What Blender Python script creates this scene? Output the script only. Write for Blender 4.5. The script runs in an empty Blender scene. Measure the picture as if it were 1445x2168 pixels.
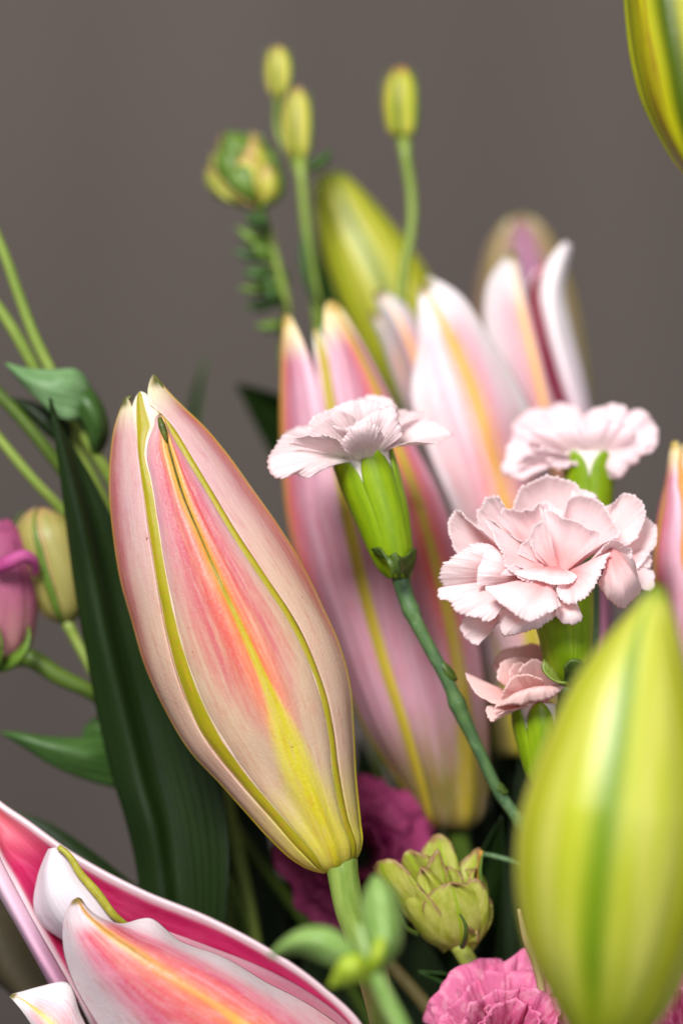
import bpy, math, random
import numpy as np

# ------------------------------------------------------------------ camera, light, exposure
# The close-up covers about 13 x 19.5 cm at the plane in focus; 100 mm macro lens.
K = 0.9e-4            # metres per photograph pixel at the reference plane (depth 0)
LENS = 100.0
D = 1445 * K * LENS / 24.0     # distance from lens to the reference plane
Z0 = 0.40             # height of the lens above the table the vase would stand on

scene = bpy.context.scene
cam_data = bpy.data.cameras.new("camera")
cam_data.lens = LENS
cam_data.sensor_fit = 'HORIZONTAL'
cam_data.sensor_width = 24.0
cam_data.clip_start = 0.01
cam_data.clip_end = 50.0
cam_data.dof.use_dof = True
cam_data.dof.focus_distance = D - 0.007
cam_data.dof.aperture_fstop = 4.7
cam_data.dof.aperture_blades = 9
cam = bpy.data.objects.new("camera", cam_data)
cam.location = (0, -D, Z0)
cam.rotation_euler = (math.radians(90), 0, 0)
scene.collection.objects.link(cam)
scene.camera = cam

world = bpy.data.worlds.new("World")
scene.world = world
world.use_nodes = True
bg = world.node_tree.nodes["Background"]
bg.inputs[0].default_value = (0.92, 0.95, 1.0, 1)
bg.inputs[1].default_value = 0.16

def area_lamp(name, loc, target, size, power, colour):
    d = bpy.data.lights.new(name, 'AREA')
    d.shape = 'DISK'
    d.size = size
    d.energy = power
    d.color = colour
    o = bpy.data.objects.new(name, d)
    o.location = loc
    v = np.array(target) - np.array(loc)
    from mathutils import Vector
    o.rotation_euler = Vector(v).to_track_quat('-Z', 'Y').to_euler()
    scene.collection.objects.link(o)
    return o
area_lamp("key_lamp", (-0.26, -0.84, Z0 + 0.62), (0.0, 0.03, Z0), 0.38, 20.3, (1.0, 0.985, 0.965))
area_lamp("fill_lamp", (0.42, -1.05, Z0 + 0.02), (0.0, 0.0, Z0), 0.7, 4.6, (0.97, 0.98, 1.0))

scene.view_settings.view_transform = 'Standard'
scene.view_settings.look = 'None'
scene.view_settings.exposure = 0.0
scene.view_settings.gamma = 1.0
scene.view_settings.use_curve_mapping = False
scene.render.engine = 'CYCLES'
scene.cycles.use_denoising = True
scene.cycles.max_bounces = 7
scene.cycles.diffuse_bounces = 4
scene.cycles.transmission_bounces = 4
scene.cycles.caustics_reflective = False
scene.cycles.caustics_refractive = False

# ------------------------------------------------------------------ geometry helpers
rng = np.random.default_rng(7)

def W(p):
    """photograph pixel + depth in cm behind the reference plane -> world"""
    p = np.asarray(p, float)
    d = p[..., 2] * 0.01
    s = (D + d) / D
    return np.stack([(p[..., 0] - 722.5) * K * s, d, Z0 + (1084 - p[..., 1]) * K * s], -1)

def spline(pts, n, par=None):
    """smooth curve through pts (k, ...) resampled to n points"""
    p = np.asarray(pts, float)
    k = len(p)
    if par is None:
        seg = np.linalg.norm((p[1:] - p[:-1]).reshape(k - 1, -1), axis=1)
        par = np.concatenate([[0], np.cumsum(np.maximum(seg, 1e-6))])
    par = np.asarray(par, float) / par[-1]
    t = np.linspace(0, 1, n) if np.isscalar(n) else np.asarray(n)
    if k == 2:
        w = t.reshape((-1,) + (1,) * (p.ndim - 1))
        return p[0] * (1 - w) + p[1] * w
    m = np.zeros_like(p)
    h = np.diff(par)
    dl = (p[1:] - p[:-1]) / h.reshape((-1,) + (1,) * (p.ndim - 1))
    for i in range(1, k - 1):
        m[i] = (dl[i - 1] * h[i] + dl[i] * h[i - 1]) / (h[i] + h[i - 1])
    m[0] = 1.5 * dl[0] - 0.5 * m[1]
    m[-1] = 1.5 * dl[-1] - 0.5 * m[-2]
    i = np.clip(np.searchsorted(par, t, side='right') - 1, 0, k - 2)
    hh = h[i]; x = (t - par[i]) / hh
    e = (-1,) + (1,) * (p.ndim - 1)
    x = x.reshape(e); hh = hh.reshape(e)
    return ((1 + 2 * x) * (1 - x) ** 2) * p[i] + x * (1 - x) ** 2 * hh * m[i] \
        + x * x * (3 - 2 * x) * p[i + 1] + x * x * (x - 1) * hh * m[i + 1]

def cv(pts, d=0.0):
    """2D pixel list -> 3D px list; d number or list spread along"""
    a = np.asarray(pts, float)
    if a.shape[1] == 3:
        return a
    dd = np.interp(np.linspace(0, 1, len(a)), np.linspace(0, 1, len(np.atleast_1d(d))), np.atleast_1d(d))
    return np.concatenate([a, dd[:, None]], 1)

def smooth(x, a, b):
    t = np.clip((x - a) / (b - a), 0, 1)
    return t * t * (3 - 2 * t)

def wave(x, seed, n=4, base=1.0):
    r = np.random.default_rng(seed)
    y = np.zeros_like(x, dtype=float)
    for k in range(1, n + 1):
        y += r.uniform(0.5, 1) / k ** 0.7 * np.sin(2 * math.pi * base * k * x + r.uniform(0, 6.28))
    return y / 1.6

def normals(g):
    a = np.gradient(g, axis=0); b = np.gradient(g, axis=1)
    n = np.cross(a, b)
    return n / np.maximum(np.linalg.norm(n, axis=-1, keepdims=True), 1e-12)

def add_obj(name, me, parent=None):
    o = bpy.data.objects.new(name, me)
    scene.collection.objects.link(o)
    if parent is not None:
        from mathutils import Matrix
        o.parent = parent
        o.matrix_parent_inverse = Matrix.Translation(parent.location).inverted()
    return o

def grid_obj(name, g, mats, parent=None, thick=0.35, U=None, V=None, closed=False):
    """g: (nu, nv, 3) in world; U along, V across -> one mesh with thickness (mm)"""
    nu, nv = g.shape[:2]
    if U is None: U = np.repeat(np.linspace(0, 1, nu)[:, None], nv, 1)
    if V is None: V = np.repeat(np.linspace(0, 1, nv)[None, :], nu, 0)
    co = g.reshape(-1, 3)
    idx = np.arange(nu * nv).reshape(nu, nv)
    a, b, c, d = idx[:-1, :-1], idx[:-1, 1:], idx[1:, 1:], idx[1:, :-1]
    f = np.stack([a, b, c, d], -1).reshape(-1, 4)
    uvu, uvv = U.reshape(-1), V.reshape(-1)
    if closed:
        a, b, c, d = idx[:-1, -1], idx[:-1, 0], idx[1:, 0], idx[1:, -1]
        f = np.concatenate([f, np.stack([a, b, c, d], -1)])
    me = bpy.data.meshes.new(name)
    me.vertices.add(len(co)); me.vertices.foreach_set('co', co.astype(np.float32).ravel())
    me.loops.add(f.size); me.loops.foreach_set('vertex_index', f.astype(np.int32).ravel())
    me.polygons.add(len(f))
    me.polygons.foreach_set('loop_start', (np.arange(len(f)) * 4).astype(np.int32))
    me.polygons.foreach_set('loop_total', np.full(len(f), 4, np.int32))
    me.update(calc_edges=True)
    uv = me.uv_layers.new(name='UVMap')
    li = f.ravel()
    data = np.stack([uvv[li], uvu[li]], -1)
    if closed:
        k = (nu - 1) * (nv - 1) * 4
        q = data[k:].reshape(-1, 4, 2); q[:, 1:3, 0] = 1.0
        data[k:] = q.reshape(-1, 2)
    uv.data.foreach_set('uv', data.astype(np.float32).ravel())
    me.polygons.foreach_set('use_smooth', np.ones(len(f), bool))
    me.validate()
    o = add_obj(name, me, parent)
    mats = mats if isinstance(mats, (list, tuple)) else [mats]
    for m in mats: me.materials.append(m)
    if thick:
        s = o.modifiers.new('thickness', 'SOLIDIFY')
        s.thickness = thick * 0.001
        s.offset = 0.0
        s.use_even_offset = False
        if len(mats) > 1:
            s.material_offset = 1
    return o

def thing(name, label, cat, group=None, at=None):
    o = add_obj(name, None)
    o.empty_display_size = 0.01
    if at is not None:
        o.location = W(at)
    o['label'] = label; o['category'] = cat
    if group: o['group'] = group
    return o

def loft(name, curves, mats, parent=None, nu=60, nv=24, d=None, thick=0.35, fn=None):
    cs = np.stack([spline(cv(c), nu) for c in curves])       # (k,nu,3)
    g = spline(cs, nv, par=np.arange(len(cs)))                # (nv,nu,3)
    g = W(np.transpose(g, (1, 0, 2)))
    U = np.repeat(np.linspace(0, 1, nu)[:, None], nv, 1)
    V = np.repeat(np.linspace(0, 1, nv)[None, :], nu, 0)
    if fn is not None:
        g = g + normals(g) * fn(U, V)[..., None] * 0.001
    if normals(g)[..., 1].mean() < 0:            # first material on the near face
        g, U, V = g[:, ::-1], U[:, ::-1], V[:, ::-1]
    o = grid_obj(name, g, mats, parent, thick, U, V)
    return o

def tube(name, pts, rad, mat, parent=None, n=40, ns=14, bumps=(), cap=True):
    """stem through (px,py,d) points; rad in px (list or number); bumps (t, extra px, width)"""
    c = spline(cv(pts), n)
    t = np.linspace(0, 1, n)
    r = np.interp(t, np.linspace(0, 1, len(np.atleast_1d(rad))), np.atleast_1d(rad)).astype(float)
    for bt, be, bw in bumps:
        r += be * np.exp(-((t - bt) / bw) ** 2)
    if cap:
        c = np.concatenate([c[:1], c, c[-1:]]); r = np.concatenate([[0.01], r, [0.01]])
        t = np.concatenate([[0], t, [1]])
    w = W(c)
    tg = np.gradient(w[1:-1] if cap else w, axis=0)
    if cap: tg = np.concatenate([tg[:1], tg, tg[-1:]])
    tg /= np.linalg.norm(tg, axis=1, keepdims=True)
    ref = np.array([0, 1.0, 0.0])
    s1 = np.cross(tg, ref); s1 /= np.linalg.norm(s1, axis=1, keepdims=True)
    s2 = np.cross(tg, s1)
    a = np.linspace(0, 2 * math.pi, ns, endpoint=False)
    rr = (r * K)[:, None, None]
    g = w[:, None, :] + rr * (np.cos(a)[None, :, None] * s1[:, None] + np.sin(a)[None, :, None] * s2[:, None])
    U = np.repeat(t[:, None], ns, 1)
    V = np.repeat((a / (2 * math.pi))[None, :], len(t), 0)
    return grid_obj(name, g, mat, parent, 0, U, V, closed=True)

def rim_petal(name, base, rim, mats, parent, bulge=(0, 0, 0), bu=0.55, nu=16, nv=44, claw=10,
              ruffle=0.8, freq=2.5, teeth=4.0, nteeth=12, seed=0, thick=0.22, curl=0.0, claw_dir=None, crumple=0.12):
    """petal fanning from a claw point to a traced outer rim. ruffle in mm, teeth in px, curl in mm"""
    r = np.random.default_rng(seed + 11)
    rimc = spline(cv(rim), nv)
    v = np.linspace(0, 1, nv)
    base = np.asarray(base, float)
    chord = rimc[-1] - rimc[0]
    chord = chord / (np.linalg.norm(chord) + 1e-9) if claw_dir is None else np.asarray(claw_dir, float)
    bl = base + np.outer(v - 0.5, chord * claw)
    # uneven scalloped teeth along the rim
    edges = np.sort(np.concatenate([[0, 1], np.clip(np.linspace(0, 1, nteeth + 1)[1:-1] + r.uniform(-.25, .25, nteeth - 1) / nteeth, 0, 1)]))
    k = np.clip(np.searchsorted(edges, v, side='right') - 1, 0, nteeth - 1)
    x = (v - edges[k]) / (edges[k + 1] - edges[k])
    hgt = r.uniform(0.5, 1.3, nteeth)[k]
    tooth = (np.abs(np.sin(math.pi * x)) ** 0.6) * hgt - 0.6
    mid = bl * (1 - bu) + rimc * bu + np.asarray(bulge, float) * np.sin(math.pi * np.clip(v, .02, .98))[:, None] ** 0.5
    out = rimc - mid
    out /= np.linalg.norm(out, axis=1, keepdims=True) + 1e-9
    rimc = rimc + out * (tooth * teeth)[:, None]
    u = np.linspace(0, 1, nu) ** 0.85
    U = np.repeat(u[:, None], nv, 1); V = np.repeat(v[None, :], nu, 0)
    q = ((1 - u) ** 2)[:, None, None] * bl[None] + (2 * u * (1 - u))[:, None, None] * (2 * mid - 0.5 * bl - 0.5 * rimc)[None] + (u ** 2)[:, None, None] * rimc[None]
    g = W(q)
    n = normals(g)
    n = np.where((n[..., 1:2] > 0), -n, n)
    amp = ruffle * U ** 2.2 * (wave(V + 0.06 * U, seed, 4, freq / 2)) + 0.25 * ruffle * U ** 3 * wave(V, seed + 5, 5, freq * 1.7)
    amp = amp + curl * U ** 4 + crumple * U * (wave(V * 1.0 + .35 * U, seed + 9, 5, freq * 1.3) * wave(U * 1.3 + .2 * V, seed + 13, 3, 1.0) + .5 * wave(V + .1 * U, seed + 17, 4, freq * 3))
    g = g + n * amp[..., None] * 0.001
    return grid_obj(name, g, mats, parent, thick, U, V)

# ------------------------------------------------------------------ lily buds
class Bud:
    """closed or half-open lily bud: two silhouettes traced, round in depth"""
    def __init__(self, L, R, d=0.0, flat=0.85, nt=110):
        self.nt = nt
        self.L = spline(np.asarray(L, float), nt)
        self.R = spline(np.asarray(R, float), nt)
        self.C = (self.L + self.R) / 2
        self.h = (self.R - self.L) / 2
        self.rad = np.linalg.norm(self.h, axis=1)
        self.d = np.interp(np.linspace(0, 1, nt), np.linspace(0, 1, len(np.atleast_1d(d))), np.atleast_1d(d))
        self.flat = flat
        self.t = np.linspace(0, 1, nt)
    def ang(self, spec):
        """constant degrees, list of (t,deg) when len 2 tuples flagged by dict, or pixel trace"""
        if np.isscalar(spec):
            return np.full(self.nt, math.radians(spec))
        if isinstance(spec, dict):
            ks = sorted(spec)
            return np.radians(np.interp(self.t, ks, [spec[k] for k in ks]))
        tr = spline(np.asarray(spec, float), 400)
        th = np.full(self.nt, np.nan)
        for i in range(self.nt):
            hn = self.h[i] / max(self.rad[i], 1e-6)
            nrm = np.array([-hn[1], hn[0]])
            rel = tr - self.C[i]
            s = rel @ nrm
            z = np.where(s[:-1] * s[1:] <= 0)[0]
            if len(z):
                j = z[0]; f = s[j] / (s[j] - s[j + 1] + 1e-12)
                off = (rel[j] * (1 - f) + rel[j + 1] * f) @ hn / max(self.rad[i], 1e-6)
                th[i] = math.asin(np.clip(off, -0.995, 0.995))
        ok = ~np.isnan(th)
        return np.interp(self.t, self.t[ok], th[ok])
    def tepal(self, name, thL, thM, thR, mats, parent, t0=0.0, t1=1.0, lay=1.0, nv=40, fn=None,
              taper=10.0, tpow=0.5, thick=0.5, edge=0.05, off=None, pinch=None):
        thL, thM, thR = self.ang(thL), self.ang(thM), self.ang(thR)
        nu = max(24, int(self.nt * (t1 - t0)))
        tt = np.linspace(t0, t1, nu)
        ip = lambda a: np.interp(tt, self.t, a)
        v = np.linspace(-1, 1, nv)
        U = np.repeat(((tt - t0) / (t1 - t0))[:, None], nv, 1); V = np.repeat(v[None], nu, 0)
        a, m, b = ip(thL)[:, None], ip(thM)[:, None], ip(thR)[:, None]
        wt = np.clip(1 - U ** taper, 0, 1) ** tpow
        th = m + np.where(V < 0, -V * (a - m), V * (b - m)) * wt
        rad = ip(self.rad)[:, None]
        rr = rad * (lay - edge * np.abs(V) ** 5)
        if fn is not None:
            rr = rr + fn(U, V) / (K * 1000)         # mm -> px
        C = np.stack([ip(self.C[:, 0]), ip(self.C[:, 1])], -1)
        hn = self.h / np.maximum(self.rad, 1e-6)[:, None]
        hn = np.stack([ip(hn[:, 0]), ip(hn[:, 1])], -1)
        q = np.zeros((nu, nv, 3))
        q[..., 0] = C[:, None, 0] + hn[:, None, 0] * rr * np.sin(th)
        q[..., 1] = C[:, None, 1] + hn[:, None, 1] * rr * np.sin(th)
        q[..., 2] = ip(self.d)[:, None] - rr * K * 100 * np.cos(th) * self.flat
        if off is not None:
            q = q + off(U, V)
        return grid_obj(name, W(q), mats, parent, thick, U, V * 0.5 + 0.5)

# ------------------------------------------------------------------ material helpers
class M:
    def __init__(self, name):
        self.m = bpy.data.materials.new(name)
        self.m.use_nodes = True
        self.nt = self.m.node_tree
        self.bsdf = self.nt.nodes['Principled BSDF']
        self.out = self.nt.nodes['Material Output']
    def node(self, t): return self.nt.nodes.new(t)
    def link(self, a, s):
        if hasattr(a, 'links'): self.nt.links.new(a, s)
        else:
            try: s.default_value = a
            except Exception: s.default_value = (*a, 1.0)
    def math(self, op, a, b=0.0, c=0.0, clamp=False):
        n = self.node('ShaderNodeMath'); n.operation = op; n.use_clamp = clamp
        for i, x in enumerate((a, b, c)): self.link(x, n.inputs[i])
        return n.outputs[0]
    def mul(self, a, b): return self.math('MULTIPLY', a, b)
    def add(self, a, b): return self.math('ADD', a, b)
    def sub(self, a, b): return self.math('SUBTRACT', a, b)
    def ss(self, x, a, b, lo=0.0, hi=1.0):
        n = self.node('ShaderNodeMapRange'); n.interpolation_type = 'SMOOTHSTEP'
        if not hasattr(a, 'links') and not hasattr(b, 'links') and a > b:
            a, b, lo, hi = b, a, hi, lo
        for i, y in enumerate((x, a, b, lo, hi)): self.link(y, n.inputs[i])
        return n.outputs[0]
    def mix(self, f, a, b, mode='MIX'):
        n = self.node('ShaderNodeMix'); n.data_type = 'RGBA'; n.blend_type = mode
        self.link(f, n.inputs['Factor'])
        for x, s in ((a, n.inputs[6]), (b, n.inputs[7])):
            if hasattr(x, 'links'): self.nt.links.new(x, s)
            else: s.default_value = (*x, 1.0) if len(x) == 3 else x
        return n.outputs[2]
    def ramp(self, x, stops):
        n = self.node('ShaderNodeValToRGB')
        e = n.color_ramp.elements
        while len(e) < len(stops): e.new(0.5)
        for el, (p, c) in zip(e, stops):
            el.position = p; el.color = (*c, 1.0)
        self.link(x, n.inputs[0])
        return n.outputs[0]
    def comb(self, x, y, z=0.0):
        n = self.node('ShaderNodeCombineXYZ')
        for i, a in enumerate((x, y, z)): self.link(a, n.inputs[i])
        return n.outputs[0]
    def noise(self, vec, scale=1.0, detail=3.0, rough=0.55, dist=0.0):
        n = self.node('ShaderNodeTexNoise')
        if vec is not None: self.link(vec, n.inputs['Vector'])
        n.inputs['Scale'].default_value = scale; n.inputs['Detail'].default_value = detail
        n.inputs['Roughness'].default_value = rough; n.inputs['Distortion'].default_value = dist
        return n.outputs['Fac']
    def uv(self):
        n = self.node('ShaderNodeTexCoord'); s = self.node('ShaderNodeSeparateXYZ')
        self.nt.links.new(n.outputs['UV'], s.inputs[0])
        self.obj = n.outputs['Object']
        return s.outputs[0], s.outputs[1]       # across, along
    def rnd(self):
        return self.node('ShaderNodeObjectInfo').outputs['Random']
    def bump(self, h, strength=0.3, dist=0.0003, normal=None):
        n = self.node('ShaderNodeBump')
        n.inputs['Strength'].default_value = strength
        n.inputs['Distance'].default_value = dist
        self.link(h, n.inputs['Height'])
        if normal is not None: self.link(normal, n.inputs['Normal'])
        return n.outputs[0]
    def done(self, col, rough=0.45, spec=0.4, trans=0.0, tcol=None, sss=0.0, normal=None, rad=(1, .4, .3), sscale=0.002, coat=0.0):
        b = self.bsdf
        self.link(col, b.inputs['Base Color'])
        self.link(rough, b.inputs['Roughness'])
        b.inputs['Specular IOR Level'].default_value = spec
        if coat: b.inputs['Coat Weight'].default_value = coat; b.inputs['Coat Roughness'].default_value = 0.3
        if normal is not None: self.link(normal, b.inputs['Normal'])
        if sss:
            b.inputs['Subsurface Weight'].default_value = sss
            b.inputs['Subsurface Radius'].default_value = rad
            b.inputs['Subsurface Scale'].default_value = sscale
        if trans:
            t = self.node('ShaderNodeBsdfTranslucent')
            self.link(tcol if tcol is not None else col, t.inputs[0])
            if normal is not None: self.link(normal, t.inputs['Normal'])
            mx = self.node('ShaderNodeMixShader')
            mx.inputs[0].default_value = trans
            self.nt.links.new(b.outputs[0], mx.inputs[1]); self.nt.links.new(t.outputs[0], mx.inputs[2])
            self.nt.links.new(mx.outputs[0], self.out.inputs[0])
        return self.m

def srgb(r, g, b):
    f = lambda c: (c / 255 / 12.92) if c / 255 <= 0.04045 else ((c / 255 + 0.055) / 1.055) ** 2.4
    return (f(r), f(g), f(b))

def lily_mat(name, base=(205, 190, 90), cream=(236, 216, 190), pale=(238, 208, 205), pink=(222, 96, 112),
             orange=(238, 130, 70), rib=(176, 168, 30), tip=(240, 236, 215), tipgreen=(90, 105, 30),
             red0=0.22, red1=0.55, redw=0.60, ribw=0.05, redamt=1.0, dark_rib=0.7, seed=0.0,
             tip0=0.90, basew=0.16, sss=0.15, trans=0.12, edge_white=0.0, rough=0.40, mauve=0.35, tipg=.97, bump=.22, tipamt=1.0, ribtip=1.0, flank=.75, specks=0.0, keelu=.45, keelw=.5, keelc=(220, 204, 70), keelr=(206, 192, 24), vein=(190, 128, 88)):
    s = lambda c: srgb(*c)
    m = M(name)
    x, u = m.uv()
    rv = m.mul(m.rnd(), 20.0)
    v = m.mul(m.sub(x, 0.5), 2.0)
    st = m.noise(m.comb(m.mul(v, 7.0), m.mul(u, 1.5), m.add(rv, seed)), 1.0, 4.0, 0.6)
    warp = m.noise(m.comb(m.mul(v, 3.0), m.mul(u, 5.0), m.add(rv, seed + 8)), 1.0, 2.0, .5)
    fine = m.noise(m.comb(m.mul(m.add(v, m.mul(warp, .12)), 15.0), m.mul(u, 3.0), m.add(rv, seed + 3)), 1.0, 6.0, 0.74)
    cell = m.noise(m.comb(m.mul(v, 70.0), m.mul(u, 90.0), m.add(rv, seed)), 1.0, 3.0, 0.7)
    a0 = m.math('ABSOLUTE', v)
    a = m.add(a0, m.mul(m.sub(fine, 0.5), 0.20))
    a = m.add(a, m.mul(m.sub(st, 0.5), 0.34))
    # ground colour along the tepal
    along = m.add(u, m.mul(m.sub(st, 0.5), 0.12))
    col = m.ramp(along, [(0.0, s(base)), (basew, s(base)), (basew + 0.16, s(cream)), (0.55, s(cream)), (0.78, s(pale)), (1.0, s(pale))])
    # soft mauve and cream veils
    veil = m.ss(fine, 0.45, 0.72)
    col = m.mix(m.mul(m.mul(veil, mauve), m.ss(u, 0.15, 0.35)), col, s(pink))
    veil2 = m.ss(st, 0.55, 0.75)
    col = m.mix(m.mul(veil2, 0.35), col, s(cream))
    # flushed band beside the midrib
    width = m.ss(u, red0, red1, 0.10, redw)
    band = m.ss(m.math('DIVIDE', a, width), 1.0, 0.30)
    along2 = m.mul(m.ss(u, red0, red1), m.ss(u, 1.02, tip0))
    strk = m.ss(fine, 0.28, 0.62, 0.45, 1.0)
    amt = m.mul(m.mul(m.mul(band, along2), strk), redamt)
    blush = m.mix(m.ss(a, 0.05, 0.46), s(orange), s(pink))
    blush = m.mix(m.mul(m.ss(cell, 0.40, 0.75), 0.35), blush, s(pale))
    col = m.mix(amt, col, blush)
    # thin pale lines between the flushes
    col = m.mix(m.mul(m.mul(m.ss(fine, 0.58, 0.72), 0.32), m.mul(along2, m.ss(a, .75, .2))), col, s(orange if redamt > 0.5 else cream))
    # tip
    col = m.mix(m.mul(m.ss(u, tip0, tip0 + .08), tipamt), col, s(tip))
    if edge_white:
        ew = m.mul(m.ss(a0, 1.0 - edge_white, 1.0 - edge_white * 0.35), m.ss(u, 0.2, 0.5))
        col = m.mix(ew, col, s(tip))
    # midrib: broad and yellow at the base; towards the tip a fine dark line in a yellow flank
    rw = m.mul(m.ss(u, 0.0, 0.6, ribw * 3.0, ribw), m.ss(u, .72, 1.0, 1.0, ribtip))
    aj = m.add(a0, m.mul(m.sub(fine, .5), .03))
    fl = m.mul(m.ss(m.math('DIVIDE', aj, rw), 3.2, 1.2), m.ss(u, 0.25, 0.5))
    col = m.mix(m.mul(fl, flank), col, m.mix(m.ss(u, .45, .9), s(orange), s((222, 164, 50))))
    keel = m.mul(m.ss(m.math('DIVIDE', aj, m.ss(u, 0.0, keelu, keelw, .02)), 1.15, .45), m.ss(u, keelu * 1.05, keelu * .55))
    col = m.mix(m.mul(keel, .9), col, s(keelc))
    ribm = m.ss(m.math('DIVIDE', aj, rw), 1.25, 0.55)
    s_rib = m.mix(m.ss(u, .50, .25), s(rib), s(keelr))
    ribc = m.mix(m.mul(m.mul(m.ss(u, 0.48, 0.80), m.ss(m.math('DIVIDE', aj, rw), 1.05, .55)), dark_rib), s_rib, s(tipgreen))
    ribc = m.mix(m.mul(m.ss(cell, .5, .7), .35), ribc, s_rib)
    col = m.mix(m.mul(ribm, 0.95), col, ribc)
    # green point
    col = m.mix(m.mul(m.ss(u, tipg, tipg + .02), m.ss(a0, 1.3, 0.5)), col, s(tipgreen))
    col = m.mix(m.mul(m.sub(cell, 0.5), 0.5), col, (0.45, 0.25, 0.2))
    # mottling and thin branching veins of the living tissue
    mot = m.noise(m.comb(m.mul(v, 9.0), m.mul(u, 16.0), m.add(rv, seed + 5)), 1.0, 5.0, .68)
    col = m.mix(m.mul(m.ss(mot, .48, .70), .30), col, s(cream))
    col = m.mix(m.mul(m.ss(mot, .50, .30), .22), col, s(pink))
    wv = m.noise(m.comb(m.mul(m.add(v, m.mul(mot, .07)), 11.0), m.mul(u, 2.0), m.add(rv, seed + 11)), 1.0, 3.0, .6)
    line = m.ss(m.math('ABSOLUTE', m.sub(wv, .5)), .022, .004)
    col = m.mix(m.mul(line, .28), col, s(vein))
    if specks:
        col = m.mix(m.mul(m.ss(m.noise(m.obj, 900.0, 1.0, .4), .80, .83), specks), col, s((120, 66, 40)))
    h = m.add(m.mul(fine, .6), m.mul(m.noise(m.obj, 1500.0, 2.0, .6), 1.6))
    nrm = m.bump(h, bump, 0.00025)
    return m.done(col, rough=rough, spec=0.45, sss=sss, trans=trans, normal=nrm, sscale=0.003)

def rib_mat(name, c1=(168, 164, 24), c2=(196, 150, 40), cream=(232, 214, 190), ribw=0.33, tipc=(235, 230, 205), tip0=0.93, red=(200, 110, 70)):
    """inner tepal seen between the outer ones: green ridge on a cream ground"""
    s = lambda c: srgb(*c)
    m = M(name)
    x, u = m.uv()
    v = m.math('ABSOLUTE', m.mul(m.sub(x, 0.5), 2.0))
    f = m.noise(m.comb(m.mul(x, 30.0), m.mul(u, 14.0), 0.0), 1.0, 4.0, .65)
    sp = m.noise(m.obj, 1500.0, 3.0, .7)
    ridge = m.ss(m.add(v, m.mul(m.sub(f, .5), .08)), ribw * 1.25, ribw * 0.9)
    c = m.mix(m.ss(f, .35, .7), s(c1), s(c2))
    c = m.mix(m.mul(m.ss(sp, .52, .7), .4), c, s(red))
    ground = m.mix(m.ss(f, .4, .7), s(cream), s((236, 200, 196)))
    ground = m.mix(m.ss(u, .3, .05), ground, s(c1))
    c = m.mix(ridge, ground, c)
    c = m.mix(m.mul(m.ss(u, tip0, 0.985), m.ss(v, .2, .5)), c, s(tipc))
    nrm = m.bump(m.add(f, m.mul(sp, .6)), 0.3, 0.0003)
    return m.done(c, rough=.42, spec=.4, sss=.1, trans=.08, normal=nrm)

def green_lily_mat(name, body=(196, 196, 70), pale=(222, 218, 130), rib=(128, 158, 8), edge=(186, 190, 16), blush=None, ribw=0.16, seed=0.0, ribfade=0.97, edge0=.78):
    s = lambda c: srgb(*c)
    m = M(name)
    x, u = m.uv()
    v = m.mul(m.sub(x, 0.5), 2.0)
    rv = m.mul(m.rnd(), 20.0)
    a = m.math('ABSOLUTE', v)
    st = m.noise(m.comb(m.mul(v, 5.0), m.mul(u, 1.6), m.add(rv, seed)), 1.0, 3.0, .55)
    fine = m.noise(m.comb(m.mul(v, 26.0), m.mul(u, 4.0), m.add(rv, seed)), 1.0, 4.0, .6)
    c = m.mix(m.ss(st, .35, .65), s(body), s(pale))
    c = m.mix(m.mul(m.ss(fine, .5, .75), .35), c, s(edge))
    if blush:
        c = m.mix(m.mul(m.mul(m.ss(fine, .40, .62), m.ss(m.math('ABSOLUTE', m.sub(a, .42)), .30, .05)), .85), c, s(blush))
    c = m.mix(m.ss(a, edge0, .97), c, s(edge))
    c = m.mix(m.mul(m.ss(a, ribw, ribw * .1), m.ss(u, 1.0, ribfade)), c, s(rib))
    c = m.mix(m.ss(u, .22, .0), c, s(edge))
    c = m.mix(m.ss(u, .94, 1.0), c, s(rib))
    nrm = m.bump(m.add(fine, m.mul(m.noise(m.obj, 700.0, 2.0), .6)), 0.25, 0.0003)
    return m.done(c, rough=.38, spec=.45, sss=.12, trans=.10, normal=nrm, rad=(.6, 1, .2), sscale=.003)

def petal_mat(name, edge, body, throat, vein=None, vamt=.35, trans=.28, rough=.55, t0=.25, t1=.8, blot=0.0, blotc=None, veinf=46.0, bump=.5, sss=0.0):
    """thin ruffled petal: throat colour at the claw, paler towards the rim, fanning veins"""
    s = lambda c: srgb(*c)
    m = M(name)
    x, u = m.uv()
    rv = m.mul(m.rnd(), 30.0)
    c = m.ramp(m.add(u, m.mul(m.sub(m.noise(m.comb(m.mul(x, 5.0), m.mul(u, 2.0), rv), 1.0, 3.0), .5), .35)),
               [(0.0, s(throat)), (t0, s(throat)), ((t0 + t1) / 2, s(body)), (t1, s(edge)), (1.0, s(edge))])
    ve = m.noise(m.comb(m.mul(x, veinf), m.mul(u, 2.5), rv), 1.0, 3.0, .6)
    vl = m.ss(ve, .48, .66)
    if vein: c = m.mix(m.mul(vl, vamt), c, s(vein))
    if blot:
        bn = m.noise(m.comb(m.mul(x, 9.0), m.mul(u, 5.0), rv), 1.0, 4.0, .65)
        c = m.mix(m.mul(m.ss(bn, .48, .62), blot), c, s(blotc))
    fleck = m.noise(m.obj, 420.0, 2.0, .5)
    c = m.mix(m.mul(m.ss(fleck, .72, .80), .22), c, s(throat))
    nrm = m.bump(m.add(ve, m.mul(m.noise(m.obj, 500.0, 3.0), .5)), bump, 0.00035)
    return m.done(c, rough=rough, spec=.25, trans=trans, normal=nrm, sss=sss)

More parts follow.
